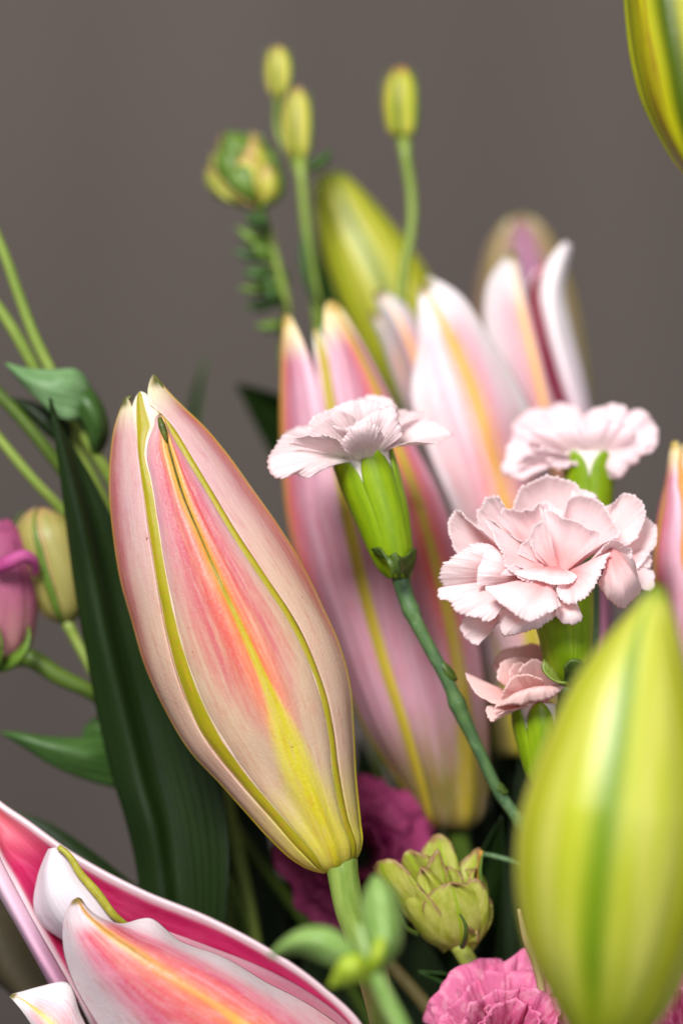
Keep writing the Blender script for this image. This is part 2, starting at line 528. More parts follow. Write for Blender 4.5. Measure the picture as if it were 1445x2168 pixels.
def plant_mat(name, c1, c2, vein=None, veins=0.0, rough=.45, spec=.4, trans=.06, scale=60.0, bump=.3, edgec=None, speck=None, rib=None, coat=0.0, stretch=(6., 3.), edge0=.80):
    s = lambda c: srgb(*c)
    m = M(name)
    x, u = m.uv()
    rv = m.mul(m.rnd(), 30.0)
    n1 = m.noise(m.comb(m.mul(x, stretch[0]), m.mul(u, stretch[1]), rv), 1.0, 4.0, .6)
    c = m.mix(m.ss(n1, .3, .7), s(c1), s(c2))
    n2 = m.noise(m.obj, scale * 10, 3.0, .6)
    c = m.mix(m.mul(m.ss(n2, .45, .75), .3), c, s(c2))
    h = m.mul(n2, 1.0)
    if veins:
        w = m.node('ShaderNodeTexWave'); w.wave_type = 'BANDS'; w.bands_direction = 'X'
        w.inputs['Scale'].default_value = 1.0
        w.inputs['Distortion'].default_value = 1.2; w.inputs['Detail'].default_value = 2.0; w.inputs['Detail Scale'].default_value = .4
        m.nt.links.new(m.comb(m.mul(x, veins), m.mul(u, 1.5), rv), w.inputs['Vector'])
        vl = m.ss(w.outputs['Fac'], .80, 1.0)
        if vein: c = m.mix(m.mul(vl, .5), c, s(vein))
        h = m.sub(h, m.mul(vl, 1.2))
    if rib:
        c = m.mix(m.ss(m.math('ABSOLUTE', m.sub(x, .5)), .035, .012), c, s(rib))
    if edgec:
        e = m.add(m.math('ABSOLUTE', m.mul(m.sub(x, .5), 2.0)), m.mul(m.sub(n1, .5), .35))
        c = m.mix(m.ss(m.math('MAXIMUM', e, m.add(u, m.mul(m.sub(n1, .5), .3))), edge0, .99), c, s(edgec))
    if speck:
        c = m.mix(m.mul(m.ss(m.noise(m.obj, 260.0, 3.0, .7), .56, .68), .6), c, s(speck))
    nrm = m.bump(h, bump, 0.0003)
    return m.done(c, rough=rough, spec=spec, trans=trans, normal=nrm, coat=coat)

# ------------------------------------------------------------------ materials
LILY = lily_mat('lily_tepal_blush', mauve=.36, redw=1.05, dark_rib=.95, red0=.14, red1=.55, cream=(208, 178, 150), pale=(196, 152, 162), pink=(190, 56, 80), orange=(228, 104, 52), ribtip=2.6, specks=.7,
                tip0=.92, tipamt=.15, tipg=.985, keelw=.8, keelu=.52, keelc=(216, 202, 66), ribw=.06, tipgreen=(46, 56, 22), rib=(190, 176, 24), base=(206, 196, 70), basew=.08)
LILY_SIDE = lily_mat('lily_tepal_pale', seed=4.0, redw=.74, redamt=1.0, mauve=.2, red0=.28, red1=.58, cream=(208, 174, 152), pale=(204, 164, 166), specks=.8, dark_rib=.1,
                     orange=(206, 104, 66), pink=(176, 58, 78), tip0=.91, tip=(230, 216, 180), ribw=.035, keelw=.3, keelu=.3, tipgreen=(84, 100, 36), base=(206, 196, 80), basew=.06)
LILY_RIB = rib_mat('lily_inner_tepal', c1=(146, 142, 12), c2=(164, 148, 18), ribw=.30, cream=(214, 190, 164))
LILY_MAUVE = lily_mat('lily_tepal_mauve', seed=9.0, cream=(200, 150, 166), pale=(208, 156, 176), pink=(190, 56, 96), orange=(214, 96, 84), rib=(184, 166, 50),
                      redw=.62, mauve=.5, dark_rib=.0, ribw=.07, tipgreen=(190, 160, 60), tip=(246, 226, 170), basew=.10, base=(124, 116, 50), keelw=.34, keelc=(150, 140, 50), keelr=(176, 160, 40))  # dark olive base puts the shade at the bud's foot into the colour
LILY_MAUVE_RIB = rib_mat('lily_inner_tepal_mauve', c1=(172, 158, 40), c2=(186, 160, 54), cream=(204, 156, 170), ribw=.40)
LILY_WHITE = lily_mat('lily_tepal_white_edged', seed=14.0, cream=(232, 196, 200), pale=(246, 226, 232), pink=(230, 120, 150), orange=(246, 170, 120), rib=(240, 186, 60),
                      redw=.7, redamt=.9, red0=.1, red1=.35, dark_rib=.0, ribw=.05, flank=.5, tip=(238, 228, 230), tipgreen=(120, 120, 40), tip0=.87, edge_white=.26, mauve=.34, basew=.06)
LILY_BLUSH_OPEN = lily_mat('lily_tepal_open_blush', seed=21.0, cream=(232, 176, 186), pale=(228, 190, 200), pink=(210, 52, 104), orange=(234, 104, 60), rib=(232, 150, 70),
                      redw=.85, redamt=1.0, red0=.05, red1=.25, dark_rib=.8, ribw=.038, tip=(230, 214, 220), tipgreen=(124, 112, 30), tip0=.86, edge_white=.55, mauve=.4, basew=.03, base=(232, 170, 170))
LILY_PLUM = lily_mat('lily_tepal_plum', seed=27.0, cream=(196, 130, 150), pale=(214, 160, 176), pink=(176, 52, 96), orange=(190, 90, 100), rib=(190, 160, 40),
                      redw=.8, redamt=.9, red0=.0, red1=.2, dark_rib=.0, ribw=.03, tip0=.95, mauve=.6, basew=.02, base=(190, 120, 140))

def crimson_mat():
    m = M('lily_inside_crimson')
    x, u = m.uv()
    a = m.math('ABSOLUTE', m.mul(m.sub(x, .5), 2.0))
    f = m.noise(m.comb(m.mul(x, 16.0), m.mul(u, 6.0), 0.0), 1.0, 4.0, .6)
    bl = m.noise(m.comb(m.mul(x, 4.0), m.mul(u, 9.0), 0.0), 1.0, 3.0, .6)
    c = m.mix(m.ss(f, .3, .7), srgb(178, 24, 80), srgb(200, 50, 102))
    c = m.mix(m.mul(m.ss(bl, .45, .7), .5), c, srgb(196, 70, 112))
    c = m.mix(m.ss(u, .78, .98), c, srgb(222, 120, 130))
    c = m.mix(m.ss(m.add(a, m.mul(m.sub(f, .5), .10)), .80, .95), c, srgb(244, 214, 222))
    nrm = m.bump(f, .35, .0004)
    return m.done(c, rough=.45, spec=.35, trans=.12, normal=nrm, sss=.1)
CRIMSON = crimson_mat()

GREEN_FRONT = green_lily_mat('green_lily_tepal', body=(172, 180, 40), pale=(194, 194, 86), rib=(108, 138, 6), edge=(146, 158, 6), ribw=.24)
GREEN_RIB = plant_mat('green_lily_seam', (150, 160, 8), (168, 168, 30), trans=.05, stretch=(8., 2.))
GREEN_BACK = green_lily_mat('green_lily_tepal_far', body=(158, 164, 44), pale=(184, 182, 66), rib=(110, 128, 14), edge=(120, 132, 16), seed=5.0)
GREEN_TOP = green_lily_mat('green_lily_tepal_bronze', body=(156, 158, 4), pale=(172, 170, 8), rib=(70, 88, 2), edge=(82, 88, 3), blush=(120, 74, 26), seed=8.0, ribw=.26, edge0=.45)

CARN = petal_mat('carnation_petal', (253, 238, 240), (252, 224, 225), (248, 188, 188), vein=(250, 218, 220), vamt=.25, trans=.5, bump=.25, t0=.22, t1=.8)
CARN_SIDE = petal_mat('carnation_petal_pale_throat', (250, 230, 232), (250, 230, 230), (253, 248, 240), vein=(234, 206, 212), vamt=.4, trans=.40, t0=.12, t1=.6, bump=.8)
CARN_BACK = petal_mat('carnation_petal_soft', (252, 232, 236), (250, 228, 230), (253, 246, 242), trans=.42, t0=.12, t1=.6)
CARN_SALMON = petal_mat('carnation_petal_salmon', (250, 218, 214), (248, 208, 204), (246, 190, 184), vein=(238, 192, 190), vamt=.3, trans=.38)
CLAW = petal_mat('carnation_claw', (250, 240, 232), (250, 244, 236), (244, 240, 220), trans=.2)
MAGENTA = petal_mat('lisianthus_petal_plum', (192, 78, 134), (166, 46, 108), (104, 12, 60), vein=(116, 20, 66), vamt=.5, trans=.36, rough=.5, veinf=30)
PINK = petal_mat('pink_ruffled_petal', (226, 120, 164), (212, 92, 144), (186, 50, 110), vein=(196, 70, 124), vamt=.5, trans=.25, blot=.7, blotc=(238, 160, 188), veinf=40)
MAUVE = petal_mat('lisianthus_petal_mauve', (164, 78, 118), (170, 90, 122), (176, 120, 120), vein=(146, 64, 100), vamt=.4, trans=.25, veinf=24)
CALYX = plant_mat('carnation_calyx', (112, 146, 8), (142, 170, 16), trans=.12, stretch=(3., 1.0), rough=.4, bump=.2, speck=None)
CALYX_DARK = plant_mat('carnation_bract', (44, 66, 22), (82, 104, 34), trans=.05, rough=.45)
CARN_STEM = plant_mat('carnation_stem', (62, 92, 62), (86, 118, 66), stretch=(3., 14.), rough=.5, speck=(110, 140, 96))
STEM = plant_mat('green_stem', (104, 128, 44), (140, 158, 72), stretch=(3., 8.), rough=.42, trans=.08)
STEM_DARK = plant_mat('dark_green_stem', (60, 84, 22), (86, 108, 34), stretch=(3., 8.), rough=.45)
STEM_LILY = plant_mat('lily_stem', (98, 126, 46), (132, 154, 74), stretch=(8., 2.), rough=.45, trans=.08)
LEAF_DARK = plant_mat('lily_leaf_dark', (15, 30, 6), (23, 42, 9), vein=(40, 62, 22), veins=6.0, rough=.42, spec=.28, trans=.03)
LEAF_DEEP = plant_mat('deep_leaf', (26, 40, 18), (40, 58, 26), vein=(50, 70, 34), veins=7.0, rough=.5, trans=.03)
LEAF_BROWN = plant_mat('lily_leaf_underside', (58, 52, 34), (76, 66, 46), vein=(36, 34, 22), veins=6.0, rough=.55, trans=.03)
LEAF = plant_mat('lisianthus_leaf', (42, 74, 24), (66, 98, 44), vein=(86, 122, 64), veins=2.4, rough=.42, trans=.10)
LEAF_LIGHT = plant_mat('lisianthus_leaf_light', (84, 122, 70), (116, 150, 102), vein=(140, 172, 124), veins=2.4, rough=.42, trans=.12)
LEAF_SPRIG = plant_mat('sprig_leaf', (118, 156, 70), (158, 188, 112), rough=.4, trans=.22)
LEAF_YELLOW = plant_mat('sprig_young_leaf', (150, 176, 40), (170, 188, 60), rough=.4, trans=.14)
SEPAL = plant_mat('lisianthus_sepal', (150, 158, 40), (186, 186, 92), rough=.5, trans=.12, edgec=(150, 116, 78), edge0=.9, rib=(150, 172, 30))
BUD_PALE = plant_mat('lisianthus_bud_petal', (176, 178, 44), (196, 186, 92), rough=.45, trans=.12, edgec=(178, 144, 90))
BUD_OLIVE = plant_mat('lisianthus_bud_olive', (140, 138, 66), (164, 152, 88), rough=.45, trans=.1, edgec=(176, 142, 94))
SEPAL_GREEN = plant_mat('lisianthus_green_sepal', (70, 100, 30), (104, 132, 44), rough=.45, trans=.08)

def wall_mat():
    m = M('wall_paint')
    x, u = m.uv()
    n = m.node('ShaderNodeTexCoord')
    s = m.node('ShaderNodeSeparateXYZ'); m.nt.links.new(n.outputs['Object'], s.inputs[0])
    st = m.noise(m.comb(m.mul(s.outputs[0], 14.0), m.mul(s.outputs[2], .6), 0.0), 1.0, 2.0, .5)
    n2 = m.noise(m.obj, 3.0, 3.0)
    c = m.mix(m.ss(st, .3, .7), srgb(95, 86, 82), srgb(101, 92, 87))
    c = m.mix(m.mul(m.ss(n2, .4, .7), .25), c, srgb(90, 82, 77))
    return m.done(c, rough=.8, spec=.2, normal=m.bump(n2, .1, .002))

# ------------------------------------------------------------------ setting
gw = np.zeros((2, 2, 3))
for i, z in enumerate((-0.6, 1.8)):
    for j, x in enumerate((-1.8, 1.8)):
        gw[i, j] = (x, 0.62, z)
wall = grid_obj('wall', gw, wall_mat(), None, 10.0)
wall['kind'] = 'structure'
wall['label'] = 'plain grey brown wall behind the bouquet'

# ------------------------------------------------------------------ the large pink lily bud in focus
def main_bud():
    root = thing('lily_bud', 'large closed cream and pink lily bud with green seams, in front of the dark leaf', 'lily bud', 'pink lily buds', (722, 1838, 0))
    L = [(692, 1846), (660, 1838), (625, 1818), (585, 1782), (530, 1722), (470, 1655), (408, 1588), (352, 1494), (311, 1402), (285, 1312), (262, 1230), (246, 1130), (238, 1040), (241, 960), (252, 890), (264, 846), (270, 826)]
    R = [(732, 1832), (750, 1815), (760, 1785), (757, 1745), (748, 1650), (743, 1550), (735, 1450), (714, 1370), (679, 1290), (630, 1190), (580, 1110), (530, 1040), (480, 970), (432, 912), (388, 868), (352, 822), (336, 798)]
    b = Bud(L, R, d=[-.4, 0, .2, .4], flat=.82, nt=150)
    sl = [(672, 1838), (610, 1775), (575, 1735), (500, 1652), (420, 1548), (372, 1430), (347, 1330), (333, 1250), (313, 1120), (297, 1000), (288, 900), (286, 850)]
    cl = [(686, 1838), (672, 1815), (608, 1738), (525, 1640), (445, 1515), (394, 1385), (366, 1275), (350, 1190), (337, 1100), (323, 1015), (311, 965), (316, 925), (330, 895)]
    cl = [(x - 5, y) for x, y in cl]
    cm = [(715, 1840), (704, 1800), (680, 1735), (640, 1640), (600, 1540), (560, 1440), (520, 1350), (470, 1240), (422, 1130), (388, 1050), (362, 960), (345, 895), (340, 880)]
    cr = [(738, 1838), (744, 1795), (726, 1740), (706, 1640), (697, 1550), (680, 1470), (652, 1390), (612, 1310), (552, 1220), (492, 1130), (432, 1030), (388, 960), (356, 905), (346, 880)]
    sr = [(746, 1838), (752, 1790), (738, 1740), (719, 1640), (708, 1550), (692, 1470), (664, 1390), (624, 1310), (564, 1220), (504, 1130), (444, 1030), (402, 960), (362, 900), (330, 868), (312, 856)]
    def f_center(U, V):
        a = np.abs(V)
        keel = .9 * np.exp(-(V / .22) ** 2) * smooth(U, .42, .12)
        groove = -.35 * np.exp(-(V / .05) ** 2) * smooth(U, .25, .5)
        side = .35 * np.exp(-((a - .22) / .12) ** 2) * smooth(U, .2, .6)
        hollow = -1.1 * np.exp(-((V + .55) / .25) ** 2) * np.exp(-((U - .18) / .14) ** 2)
        rip = .05 * wave(V * 1.2 + .3 * U, 3, 3, 1.0)
        return .3 + keel + groove + side + hollow + rip - .5 * a ** 6
    # inner tepals lie under the outer ones; only their green ridges show
    def f_in(U, V): return .38 * np.exp(-(V / .30) ** 2) - .6 * np.abs(V) ** 3 + .10 * wave(U * 3 + V * .2, 8, 4, 1.2)
    bl = np.degrees(b.ang(sl)); bcl = np.degrees(b.ang(cl)); bcr = np.degrees(b.ang(cr)); bsr = np.degrees(b.ang(sr))
    t = b.t
    mk = lambda arr: {float(k): float(x) for k, x in zip(t, arr)}
    lm = (bl + bcl) / 2; rm = (bcr + bsr) / 2
    wl = np.maximum((bcl - bl) / 2, 2.5) / .36; wr = np.maximum((bsr - bcr) / 2, 2.5) / .36
    b.tepal('inner_tepal', mk(lm - wl), mk(lm), mk(lm + wl), LILY_RIB, root, t1=.985, lay=.955, nv=48, fn=f_in, edge=.03, taper=30)
    b.tepal('inner_tepal', mk(rm - wr), mk(rm), mk(rm + wr), LILY_RIB, root, t1=.972, lay=.955, nv=48, fn=f_in, edge=.03, taper=30)
    b.tepal('inner_tepal', 140, 180, 220, LILY_RIB, root, t1=.97, lay=.93, nv=30, edge=.03, taper=14)
    tc = float(np.interp(884, b.C[::-1, 1], t[::-1]))
    b.tepal('outer_tepal', cl, cm, cr, LILY, root, t1=min(tc, .965), lay=.995, nv=84, fn=f_center, edge=.03, taper=26, tpow=.45)
    def f_side(U, V): return .25 + .06 * wave(V * 1.0 + .2 * U, 5, 3, 1.0) + .3 * np.exp(-(V / .07) ** 2) + .15 * wave(U * 2.2, 12, 3, 1.0) * np.abs(V)
    def hookL(U, V):
        o = np.zeros(U.shape + (3,)); k = smooth(U, .93, 1.0)
        o[..., 0] = 3 * k; o[..., 1] = 6 * k; return o
    b.tepal('outer_tepal', mk(bl * 0 - 168), mk(bl * 0 - 88), sl, LILY_SIDE, root, t1=.992, lay=.995, nv=64, fn=f_side, edge=.02, taper=40, off=hookL)
    def hookR(U, V):
        o = np.zeros(U.shape + (3,)); k = smooth(U, .90, 1.0)
        o[..., 0] = -14 * k; o[..., 1] = -2 * k; return o
    b.tepal('outer_tepal', sr, mk(bl * 0 + 84), mk(bl * 0 + 172), LILY_SIDE, root, t1=1.0, lay=.995, nv=64, fn=f_side, edge=.02, taper=40, off=hookR)
    tips = plant_mat('lily_tepal_point', (58, 70, 24), (96, 104, 34), stretch=(3., 3.), trans=.04)
    tube('tepal_point', [(352, 935, -.50), (346, 912, -.50), (341, 896, -.46), (338, 886, -.40)], [2, 6, 8, 5], tips, root, n=20, ns=14)
    tube('tepal_point', [(263, 868, .3), (267, 852, .3), (273, 842, .3), (279, 838, .3)], [1, 3.5, 5, 3], tips, root, n=12, ns=10)
    tube('tepal_point', [(354, 842, .3), (343, 824, .3), (334, 811, .3), (328, 806, .3)], [1, 4, 6, 3], tips, root, n=12, ns=10)
    tube('stem', [(722, 1826, -.35), (728, 1865, -.6), (742, 1930, -1.2), (775, 2010, -2.0), (800, 2110, -1.0), (820, 2300, 1.0)], [33, 32, 34, 26, 24], STEM_LILY, root, bumps=[(.0, 3, .03)])
    return root
main_bud()

# ------------------------------------------------------------------ second pink bud behind it
def second_bud():
    root = thing('lily_bud', 'mauve pink lily bud with yellow ribs, parting at its tip behind the side-facing carnation', 'lily bud', 'pink lily buds', (965, 1745, 4.5))
    L = [(935, 1755), (905, 1735), (875, 1690), (840, 1640), (785, 1560), (735, 1450), (690, 1330), (645, 1220), (616, 1110), (604, 1000), (600, 900), (602, 780), (606, 700), (610, 655)]
    R = [(985, 1755), (1012, 1735), (1026, 1690), (1030, 1610), (1024, 1500), (1010, 1380), (988, 1250), (955, 1130), (912, 1020), (868, 935), (815, 835), (765, 735), (730, 670), (712, 635)]
    b = Bud(L, R, d=[4.2, 4.6, 4.8], flat=.85, nt=110)
    s1 = [(910, 1750), (880, 1660), (850, 1560), (798, 1400), (757, 1250), (728, 1120), (700, 960), (684, 820), (670, 740), (660, 690)]
    s2 = [(922, 1750), (900, 1660), (872, 1560), (822, 1400), (781, 1250), (752, 1120), (722, 960), (704, 820), (690, 740), (668, 690)]
    cm = [(985, 1750), (985, 1600), (972, 1450), (948, 1320), (915, 1190), (872, 1040), (830, 930), (785, 810), (740, 720), (700, 648)]
    def ff(U, V): return .3 + .3 * np.exp(-(V / .08) ** 2) + .25 * wave(V * 1.4, 9, 4, 1.0)
    b1 = np.degrees(b.ang(s1)); b2 = np.degrees(b.ang(s2)); mk = lambda a: {float(k): float(x) for k, x in zip(b.t, a)}
    mm = (b1 + b2) / 2; ww = np.maximum((b2 - b1) / 2, 3) / .42
    b.tepal('inner_tepal', mk(mm - ww), mk(mm), mk(mm + ww), LILY_MAUVE_RIB, root, t1=.955, lay=.96, fn=lambda U, V: .5 * np.exp(-(V / .3) ** 2), taper=14)
    b.tepal('inner_tepal', 110, 150, 190, LILY_MAUVE_RIB, root, t1=.97, lay=.94, taper=14)
    b.tepal('outer_tepal', s2, cm, 105, LILY_MAUVE, root, t1=1.0, lay=.995, nv=60, fn=ff, taper=16)
    b.tepal('outer_tepal', -160, -80, s1, LILY_MAUVE, root, t1=.99, lay=.995, nv=50, fn=ff, taper=12)
    b.tepal('outer_tepal', 100, 150, 205, LILY_MAUVE, root, t1=.95, lay=.985, nv=30, taper=10)
    tube('stem', [(962, 1735, 4.3), (985, 1850, 4.6), (1010, 2020, 5), (1020, 2350, 5)], [26, 24, 22], STEM_DARK, root)
second_bud()

# ------------------------------------------------------------------ lily opening behind the carnations
def opening_lily():
    root = thing('lily_flower', 'half-open white and pink lily with spreading pointed petals behind the pale carnations', 'lily', None, (1190, 1640, 6))
    loft('tepal', [[(1120, 1600, 5.0), (960, 1080, 4.7), (905, 950, 4.7), (870, 830, 4.8), (886, 730, 5.0), (886, 650, 5.2), (888, 608, 5.35)],
                   [(1140, 1600, 4.6), (1045, 1120, 4.2), (1003, 960, 4.1), (962, 830, 4.3), (925, 720, 4.7), (903, 650, 5.1), (891, 606, 5.3)],
                   [(1180, 1600, 4.6), (1120, 1120, 4.4), (1075, 960, 4.5), (1035, 830, 4.6), (985, 720, 4.9), (935, 640, 5.2), (896, 596, 5.4)],
                   [(1230, 1600, 5.0), (1190, 1120, 5.2), (1150, 950, 5.4), (1095, 815, 5.5), (1036, 720, 5.5), (968, 620, 5.5), (905, 583, 5.5)]],
         [LILY_WHITE, CRIMSON], root, nu=90, nv=50, thick=.5)
    loft('tepal', [[(1060, 1600, 6.4), (930, 1000, 6.6), (880, 870, 6.8), (840, 735, 6.8), (806, 660, 6.8), (790, 622, 6.7)],
                   [(1100, 1600, 6.0), (960, 1000, 6.0), (905, 860, 6.1), (868, 730, 6.3), (828, 650, 6.5), (795, 615, 6.7)],
                   [(1140, 1600, 6.4), (1000, 1000, 6.5), (950, 860, 6.6), (900, 720, 6.7), (855, 645, 6.8), (803, 612, 6.8)]],
         [LILY_WHITE, CRIMSON], root, nu=60, nv=30, thick=.5)
    loft('tepal', [[(1180, 1600, 6.6), (1090, 900, 6.8), (1040, 760, 6.8), (1024, 660, 6.9), (1036, 590, 6.9), (1070, 545, 6.8), (1080, 533, 6.8)],
                   [(1200, 1600, 6.2), (1158, 890, 6.0), (1126, 745, 6.0), (1103, 650, 6.2), (1092, 590, 6.4), (1086, 550, 6.6), (1084, 532, 6.8)],
                   [(1230, 1600, 6.6), (1192, 900, 6.5), (1156, 800, 6.5), (1130, 700, 6.6), (1112, 620, 6.7), (1100, 560, 6.8), (1090, 533, 6.9)]],
         [LILY_WHITE, CRIMSON], root, nu=70, nv=34, thick=.5)
    loft('tepal', [[(1240, 1600, 6.9), (1214, 900, 6.5), (1180, 790, 6.4), (1154, 690, 6.4), (1144, 620, 6.4), (1162, 552, 6.5), (1192, 515, 6.7)],
                   [(1260, 1600, 6.4), (1232, 900, 6.2), (1200, 790, 6.1), (1174, 690, 6.1), (1168, 620, 6.2), (1184, 556, 6.4), (1199, 513, 6.6)],
                   [(1300, 1600, 7.0), (1254, 900, 6.6), (1232, 790, 6.6), (1207, 690, 6.6), (1193, 610, 6.6), (1201, 556, 6.7), (1208, 520, 6.7)]],
         [petal_mat('lily_inner_face_white', (246, 238, 240), (240, 220, 230), (226, 150, 186), trans=.2, t0=.55, t1=.85, bump=.2), CRIMSON], root, nu=70, nv=30, thick=.5)
    loft('tepal', [[(1240, 1600, 7.9), (1180, 900, 7.6), (1125, 720, 7.5), (1112, 620, 7.5), (1135, 570, 7.4)],
                   [(1260, 1600, 8.3), (1200, 900, 8.2), (1160, 720, 8.0), (1150, 620, 7.8), (1150, 565, 7.5)],
                   [(1300, 1600, 7.9), (1245, 900, 7.8), (1205, 720, 7.8), (1190, 620, 7.8), (1168, 560, 7.6)]],
         [CRIMSON, LILY_WHITE], root, nu=50, nv=20, thick=.5)
    loft('tepal', [[(1050, 1600, 7.4), (900, 960, 7.5), (835, 800, 7.4), (800, 700, 7.3), (782, 665, 7.2)],
                   [(1090, 1600, 7.0), (930, 960, 7.1), (855, 790, 7.1), (815, 690, 7.1), (785, 660, 7.2)],
                   [(1130, 1600, 7.6), (960, 960, 7.7), (880, 790, 7.5), (830, 690, 7.4), (790, 658, 7.3)]],
         [LILY_WHITE, CRIMSON], root, nu=40, nv=16, thick=.5)
    tube('stem', [(1180, 1580, 6), (1180, 1800, 6), (1150, 2350, 6)], [50, 24, 22], STEM_DARK, root)
opening_lily()

def simple_bud(name, label, L, R, d, mats, rib_m, cm, group=None, base=None, stem=None, cl=None, cr=None, nt=90, sr=22, off=60, flat=.85, stem_m=None, seams=True):
    root = thing(name, label, 'lily bud', group, base)
    b = Bud(L, R, d=d, flat=flat, nt=nt)
    c = np.degrees(b.ang(cm)); mk = lambda a: {float(k): float(x) for k, x in zip(b.t, a)}
    def ff(U, V): return .3 + .35 * np.exp(-(V / .10) ** 2) * smooth(U, .9, .3) + .3 * np.exp(-((np.abs(V) - .3) / .15) ** 2) + .2 * wave(V, 4, 3, 1.0) - .5 * np.abs(V) ** 6
    for k in range(3):
        cc = mk(c + 120 * k)
        b.tepal('outer_tepal', mk(c + 120 * k - off), cc, mk(c + 120 * k + off), mats, root, t1=1.0 - .006 * k, lay=.995, nv=60, fn=ff, taper=24)
    for k in range(3):
        m0 = c + 60 + 120 * k
        b.tepal('inner_tepal', mk(m0 - 26), mk(m0), mk(m0 + 26), rib_m, root, t1=.975, lay=.965, nv=24, fn=lambda U, V: .5 * np.exp(-(V / .35) ** 2), taper=20)
    if stem: tube('stem', stem, sr, stem_m or STEM_LILY, root)
    return root

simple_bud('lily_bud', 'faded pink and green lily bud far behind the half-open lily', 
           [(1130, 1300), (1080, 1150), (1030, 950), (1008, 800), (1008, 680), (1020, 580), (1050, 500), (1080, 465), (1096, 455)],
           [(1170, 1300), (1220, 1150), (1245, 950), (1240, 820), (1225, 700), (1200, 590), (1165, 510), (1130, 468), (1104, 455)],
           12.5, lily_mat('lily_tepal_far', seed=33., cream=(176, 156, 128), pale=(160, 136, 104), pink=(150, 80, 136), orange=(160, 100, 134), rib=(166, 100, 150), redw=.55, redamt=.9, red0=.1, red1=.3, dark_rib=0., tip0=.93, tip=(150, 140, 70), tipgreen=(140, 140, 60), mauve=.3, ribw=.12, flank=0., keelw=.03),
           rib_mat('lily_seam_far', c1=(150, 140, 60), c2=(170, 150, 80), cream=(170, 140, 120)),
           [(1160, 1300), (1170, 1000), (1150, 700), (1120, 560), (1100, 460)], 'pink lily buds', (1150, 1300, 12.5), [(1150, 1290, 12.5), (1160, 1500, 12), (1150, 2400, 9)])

simple_bud('lily_bud', 'pink lily bud with a green tip beyond the pale carnation, beside the large green bud',
           [(1545, 1760), (1500, 1680), (1450, 1560), (1412, 1430), (1394, 1330), (1389, 1240), (1393, 1150), (1406, 1070), (1420, 1005), (1428, 955), (1432, 935)],
           [(1590, 1760), (1640, 1680), (1672, 1560), (1668, 1430), (1650, 1330), (1620, 1240), (1580, 1150), (1540, 1070), (1500, 1005), (1462, 955), (1448, 935)],
           2.6, LILY_MAUVE, rib_mat('lily_seam_orange', c1=(200, 140, 30), c2=(206, 130, 60), cream=(224, 190, 200), ribw=.5),
           [(1500, 1750), (1400, 1450), (1395, 1300), (1392, 1180), (1408, 1070), (1430, 950)], 'pink lily buds', (1570, 1755, 2.6), [(1568, 1750, 2.6), (1575, 1900, 2.8), (1520, 2400, 3)])

simple_bud('lily_bud', 'big yellow green lily bud in front of the pale carnation and pink blossoms', 
           [(1232, 2215), (1205, 2175), (1160, 2095), (1122, 2010), (1102, 1920), (1096, 1820), (1106, 1730), (1130, 1650), (1165, 1560), (1207, 1470), (1255, 1395), (1312, 1328), (1362, 1274), (1388, 1238)],
           [(1330, 2215), (1385, 2165), (1440, 2075), (1482, 1970), (1506, 1860), (1510, 1750), (1498, 1640), (1478, 1540), (1456, 1450), (1436, 1380), (1418, 1320), (1404, 1275), (1392, 1238)],
           [-7.4, -7.8, -7.8], GREEN_FRONT, GREEN_RIB,
           [(1258, 2215), (1256, 2100), (1256, 1980), (1264, 1880), (1280, 1750), (1302, 1600), (1328, 1450), (1352, 1340), (1382, 1255)], 'green lily buds', (1280, 2210, -7.4),
           [(1282, 2205, -7.4), (1290, 2300, -6.5), (1260, 2600, -3)], nt=110)

simple_bud('lily_bud', 'slender yellow green lily bud leaning behind the thin rosebud stems and half-open lily',
           [(930, 960), (880, 900), (820, 810), (765, 715), (715, 610), (685, 510), (672, 430), (676, 385), (690, 362)],
           [(990, 960), (1000, 900), (985, 800), (955, 700), (915, 610), (865, 530), (808, 460), (752, 398), (716, 362)],
           [9, 9.2, 9.4], GREEN_BACK, GREEN_RIB, [(950, 960), (900, 800), (845, 680), (790, 560), (735, 450), (704, 366)], 'green lily buds', (960, 955, 9), [(960, 950, 9), (1000, 1150, 9), (1020, 2400, 8)])

simple_bud('lily_bud', 'bronze flushed green lily bud held highest above the carnations',
           [(1500, 420), (1475, 392), (1432, 346), (1394, 285), (1358, 212), (1336, 130), (1325, 40), (1320, -60), (1330, -200), (1370, -380), (1430, -500)],
           [(1560, 420), (1590, 385), (1625, 330), (1645, 250), (1650, 170), (1648, 90), (1640, 0), (1620, -110), (1570, -260), (1500, -420), (1450, -500)],
           -2.4, GREEN_TOP, GREEN_RIB, [(1515, 420), (1455, 250), (1432, 130), (1412, 20), (1400, -100), (1420, -300), (1440, -500)], 'green lily buds', (1530, 415, -2.4), [(1530, 405, -2.4), (1560, 560, -2), (1640, 900, 0), (1620, 2400, 2)])

